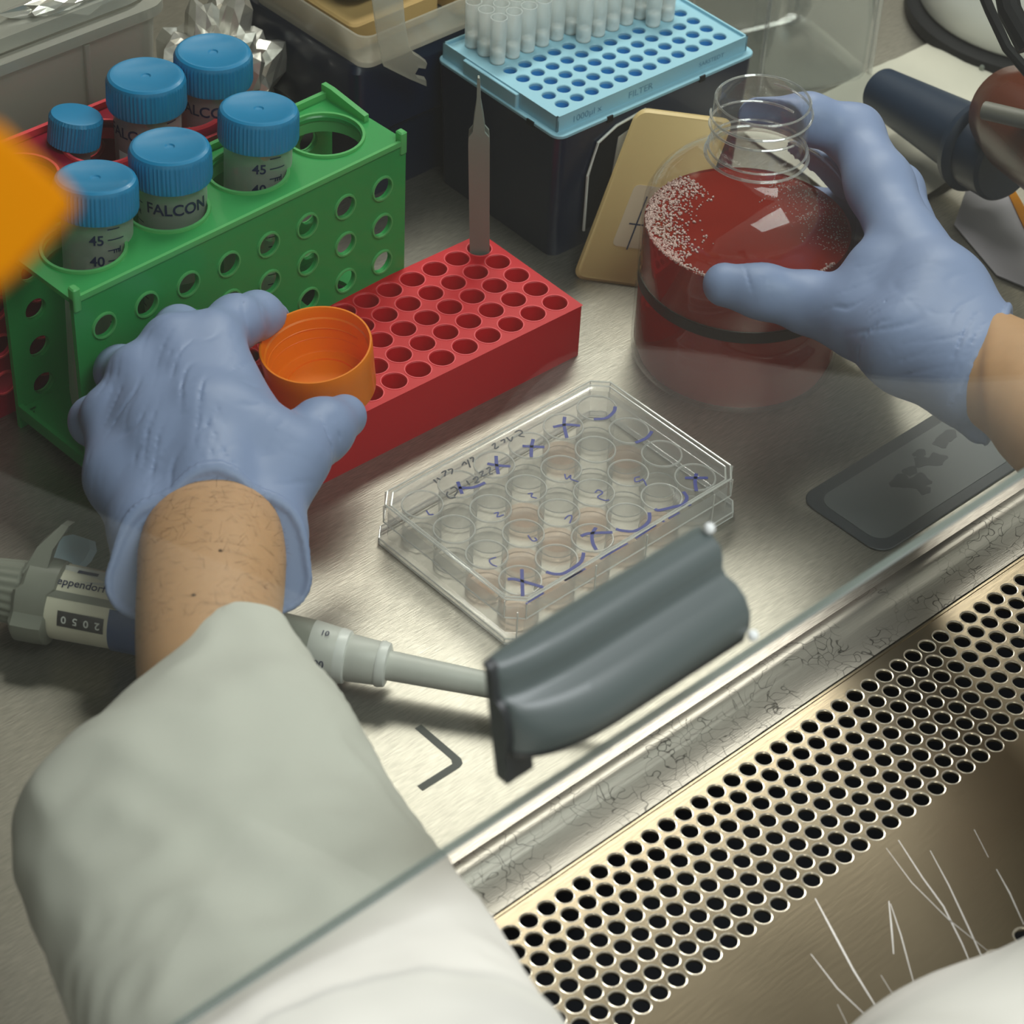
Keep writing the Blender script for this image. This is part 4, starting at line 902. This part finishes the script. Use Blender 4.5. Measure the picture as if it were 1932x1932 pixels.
def lh_fn(p):
    f = base(p)
    f = f+folds(p, P(330, 760, 88), P(330, 700, 80)-P(215, 900, 80), RV, .95, .42, 26, 0)
    f = f+folds(p, P(300, 880, 80), P(360, 800, 80)-P(250, 980, 80), RV, .8, .35, 20, 1)
    f = f+folds(p, P(600, 840, 74), P(640, 860, 70)-P(590, 800, 76), P(650, 800, 70)-P(590, 840, 70), 1.2, .4, 11, 0)
    f = f+folds(p, P(450, 590, 80), P(470, 640, 70)-P(440, 570, 80), RV, 1.3, .35, 9, 0)
    f = f+folds(p, P(470, 880, 88), P(540, 960, 80)-P(430, 860, 88), UV, 1.1, .4, 14, 2)
    h_ = halfspace(p, c_l, nc); f0 = f; f = smin(smax(f, h_, .8), np.sqrt(np.maximum(np.abs(f0-.1), 0)**2+(h_+.2)**2)-1.25, .6)
    return np.maximum(f, -cyl_sdf(p, CAPM[:3, 3], CAPM[:3, 2], 23.1, -1, 26))
al = np.stack([np.minimum(a, b) for a, b, _, _ in LH]).min(0)-22; ah = np.stack([np.maximum(a, b) for a, b, _, _ in LH]).max(0)+22
g = nets(lh_fn, al, ah, 1.0)
gl1 = obj('glove', g, M_glove, person, smooth=180, label='light blue glove on the hand holding the orange cap')
# --- right hand
RH = []
RH += chainp([(1368, 537, 72, 9.2), (1440, 550, 72, 10.2), (1530, 572, 69, 12.0), (1612, 592, 72, 15.5), (1720, 648, 80, 20), (1835, 712, 84, 19.5)])
RH += chainp([(1712, 468, 92, 14), (1660, 350, 98, 13.2), (1612, 252, 103, 11.4), (1525, 224, 110, 9.8), (1430, 222, 110, 8.6)])
RH += chainp([(1712, 468, 92, 15), (1770, 560, 88, 20), (1840, 640, 86, 18)])
RH += chainp([(1690, 555, 80, 19), (1760, 620, 82, 21), (1838, 690, 84, 20)])
RH += chainp([(1735, 490, 76, 13), (1690, 360, 78, 11), (1600, 330, 80, 9), (1500, 300, 82, 8)])
RH += chainp([(1735, 520, 62, 13), (1690, 420, 60, 11), (1600, 400, 58, 9), (1500, 380, 56, 8)])
RH += chainp([(1735, 560, 48, 12), (1690, 480, 44, 10), (1610, 450, 40, 8), (1540, 430, 38, 7)])
RH += chainp([(1735, 560, 60, 16), (1800, 660, 74, 18), (1842, 720, 80, 17)])
RH += chainp([(1640, 600, 74, 15), (1660, 520, 84, 15)])
RH += chainp([(1845, 770, 70, 9), (1858, 735, 74, 12)])
RH += chainp([(1852, 775, 72, 5), (1848, 818, 66, 3.6)])
RH += chainp([(1880, 625, 92, 6), (1838, 640, 88, 12)])
base2 = hand_sdf(RH, 7)
e_t = P(1903, 598, 96); e_b = P(1866, 800, 74); e_m = P(1872, 690, 110)
n2 = np.cross(e_t-e_b, e_m-e_b); n2 /= np.linalg.norm(n2)
rarm = P(2100, 830, 100)-P(1860, 700, 84); rarm /= np.linalg.norm(rarm)
if n2@rarm < 0: n2 = -n2
def rh_fn(p):
    f = base2(p)
    f = f+folds(p, P(1600, 610, 92), P(1640, 620, 90)-P(1545, 650, 80), P(1700, 700, 80)-P(1600, 600, 80), .9, .45, 20, 0)
    f = f+folds(p, P(1835, 690, 96), P(1880, 640, 90)-P(1780, 760, 86), P(1860, 760, 80)-P(1800, 640, 90), .8, .5, 20, 1)
    f = f+folds(p, P(1400, 520, 84), UV, RV, 1.4, .35, 8, 0)
    f = f+folds(p, P(1560, 245, 120), P(1590, 210, 112)-P(1540, 290, 112), RV, 1.3, .4, 9, 0)
    f = f+folds(p, P(1700, 640, 98), P(1760, 600, 90)-P(1600, 690, 80), UV, .5, .3, 26, 0)
    h_ = halfspace(p, e_t, n2); f0 = f; f = smin(smax(f, h_, .8), np.sqrt(np.maximum(np.abs(f0-.1), 0)**2+(h_+.2)**2)-1.2, .6)
    q = p-np.array([BC[0], BC[1], 0]); rad = np.linalg.norm(q[..., :2], axis=-1); zz = p[..., 2]
    br = np.interp(zz.ravel(), [0, 74, 80, 87.5, 94.5, 99.5, 104, 132], [45.8, 45.8, 45.1, 41.8, 35.3, 27.3, 22.6, 22.0]).reshape(zz.shape)
    return np.maximum(f, -(rad-br)*.9)
al = np.stack([np.minimum(a, b) for a, b, _, _ in RH]).min(0)-24; ah = np.stack([np.maximum(a, b) for a, b, _, _ in RH]).max(0)+24
g = nets(rh_fn, al, ah, 1.0)
gl2 = obj('glove', g, M_glove, person, smooth=180, label='light blue glove on the hand holding the bottle')
# --- forearms (skin) : silhouettes left / right at height z, with half thickness
def loft(st, n=40, sub=6):
    """st: (Lpx, Lpy, Rpx, Rpy, z, half_thickness)"""
    A_ = []
    for s in st: A_.append(np.concatenate([P(s[0], s[1], s[4]), P(s[2], s[3], s[4]), [s[5]]]))
    A_ = np.array(A_); o = []
    pp = np.vstack([2*A_[0]-A_[1], A_, 2*A_[-1]-A_[-2]])
    for i in range(1, len(pp)-2):
        for t in np.linspace(0, 1, sub+1)[:-1]:
            p0, p1, p2, p3 = pp[i-1:i+3]; o.append(.5*((2*p1)+(-p0+p2)*t+(2*p0-5*p1+4*p2-p3)*t*t+(-p0+3*p1-3*p2+p3)*t**3))
    o.append(A_[-1]); o = np.array(o); C = (o[:, :3]+o[:, 3:6])/2; rs = []; D = np.gradient(C, axis=0); ang = np.arange(n)*2*PI/n
    for i in range(len(o)):
        w = (o[i, 3:6]-o[i, :3])/2; h = np.cross(w, D[i]); h /= np.linalg.norm(h); h = h if h[2] > 0 else -h
        c, s = np.cos(ang), np.sin(ang); e_ = .93
        rs.append(C[i]+np.sign(c)[:, None]*(np.abs(c)**e_)[:, None]*w+np.sign(s)[:, None]*(np.abs(s)**e_)[:, None]*h*o[i, 6])
    return rs
fa = [(345, 900, 455, 892, 64, 10), (290, 960, 515, 950, 68, 17), (262, 1040, 538, 1030, 73, 21), (258, 1100, 539, 1090, 77, 22), (255, 1200, 532, 1200, 82, 24), (262, 1320, 560, 1320, 87, 26), (300, 1500, 680, 1500, 92, 28)]
body = MB(); body.rings(loft(fa))
fb = [(1835, 640, 1800, 745, 84, 16), (1893, 612, 1845, 785, 86, 19), (1932, 632, 1880, 830, 89, 21), (2010, 670, 1950, 890, 94, 24), (2200, 770, 2130, 1010, 104, 28)]
body.rings(loft(fb)); obj('body', body, M_skin, person, smooth=60, label='bare skin of the forearms')
# arm hair
g = MB(); rng = np.random.RandomState(11); st = loft(fa, 40, 6); S = np.array(st); 
for k in range(900):
    i = rng.randint(4, len(S)-8); j = rng.randint(0, 22) % 40; t_ = rng.rand(); p0 = S[i, j]*(1-t_)+S[i, (j+1) % 40]*t_
    c0 = S[i].mean(0); nrm = p0-c0; nrm /= np.linalg.norm(nrm); dr = S[i+1].mean(0)-c0; dr /= np.linalg.norm(dr); tg = np.cross(nrm, dr)
    d = -dr*rng.uniform(-.2, .5)+tg*rng.uniform(-1.3, 1.3)+nrm*.18; d /= np.linalg.norm(d); l = rng.uniform(3, 6.5); s_ = np.cross(d, nrm)*.058
    p1 = p0+d*l*.5+nrm*.12; p2 = p0+d*l; g.add([p0-s_, p0+s_, p1+s_*.7, p2, p1-s_*.7], [(0, 1, 2, 4), (4, 2, 3)])
obj('arm_hair', g, M_hair, person, smooth=0, kind='stuff')
def prj(v): d = v-CAM; w = d@FV; return np.stack([966+FPX*(d@RV)/w, 966-FPX*(d@UV)/w], -1)
for (x, y) in ((378, 1118), (412, 1038)):
    pp_ = prj(S); up_ = S[..., 2] > S.mean(1)[:, None, 2]; dd_ = np.where(up_, np.hypot(pp_[..., 0]-x, pp_[..., 1]-y), 1e9); k_ = np.unravel_index(dd_.argmin(), dd_.shape); q = S[k_]
    g = MB().lathe([(.1, .45), (.6, .3), (.85, -.2), (.1, -.4)], 12); g.v = [v+q for v in g.v]; obj('mole', g, M_hair, person, smooth=60)
# --- cuffs: rolled rims of the gloves
# --- coat sleeves
def fabric(rs, amp, seed, closed=True):
    out = []
    for r_ in rs:
        c = r_.mean(0); o = []
        for p in r_:
            n_ = (p-c)/np.linalg.norm(p-c); v = Vector(tuple(p*.016))+Vector((seed, 0, 0)); v2 = Vector(tuple(p*.045))+Vector((0, seed, 0))
            o.append(p+n_*(amp*(mnoise.noise(v)*1.2-.25)+amp*.35*(1-abs(mnoise.noise(v2))*2.2)))
        out.append(np.array(o))
    return out
sl = [(282, 1330, 590, 1262, 86, 27), (150, 1440, 655, 1340, 88, 32), (42, 1565, 728, 1460, 90, 36), (72, 1710, 828, 1610, 93, 38), (108, 1850, 920, 1750, 98, 39), (135, 1950, 1015, 1890, 104, 40), (160, 2100, 1130, 2060, 114, 42), (200, 2300, 1300, 2260, 128, 44)]
rs = loft(sl, 96, 9)
rs = fabric(rs, 4.6, 2)
# pull the top of the opening forward over the forearm
k0 = rs[0].copy(); c = k0.mean(0); up = np.clip((k0-c)[:, 2]/27, 0, 1); fw = rs[0].mean(0)-rs[9].mean(0); fw /= np.linalg.norm(fw)
for i in range(0, 7): rs[i] = rs[i]+fw*(up*13*(1-i/7))[:, None]
inner = [r_+(r_.mean(0)-r_)*.035 for r_ in rs[:8][::-1]]
g = MB(); g.rings(inner+[rs[0]+(rs[0].mean(0)-rs[0])*.012]+rs, True, False, True)
obj('coat_sleeve', g, M_coat, person, smooth=60, label='white coat sleeve on the arm crossing the sash edge')
# coat body leaning in at the bottom right corner
E1 = PY(1890, 2235, -330); E0 = P(2290, 960, 104); Em = P(2650, 1750, 120)
def coat_fn(p):
    F = None
    for a, b, ra, rb in ((E0, Em, 44, 56), (Em, E1, 58, 56), (E1, PY(1400, 3000, -420), 56, 70)):
        d, t = segd(p, a, b); d = d-(ra+(rb-ra)*t); F = d if F is None else smin(F, d, 30)
    F = F+2.2*np.sin(p[..., 0]*.06+p[..., 2]*.05)*np.sin(p[..., 1]*.05+1)
    return np.maximum(F, -p[..., 2]+3)
pts_ = np.array([E0, Em, E1, PY(1400, 3000, -420)]); g = nets(coat_fn, pts_.min(0)-75, pts_.max(0)+75, 5)
obj('coat_sleeve', g, M_coat, person, smooth=180, label='blurred white coat elbow at the bottom right corner')
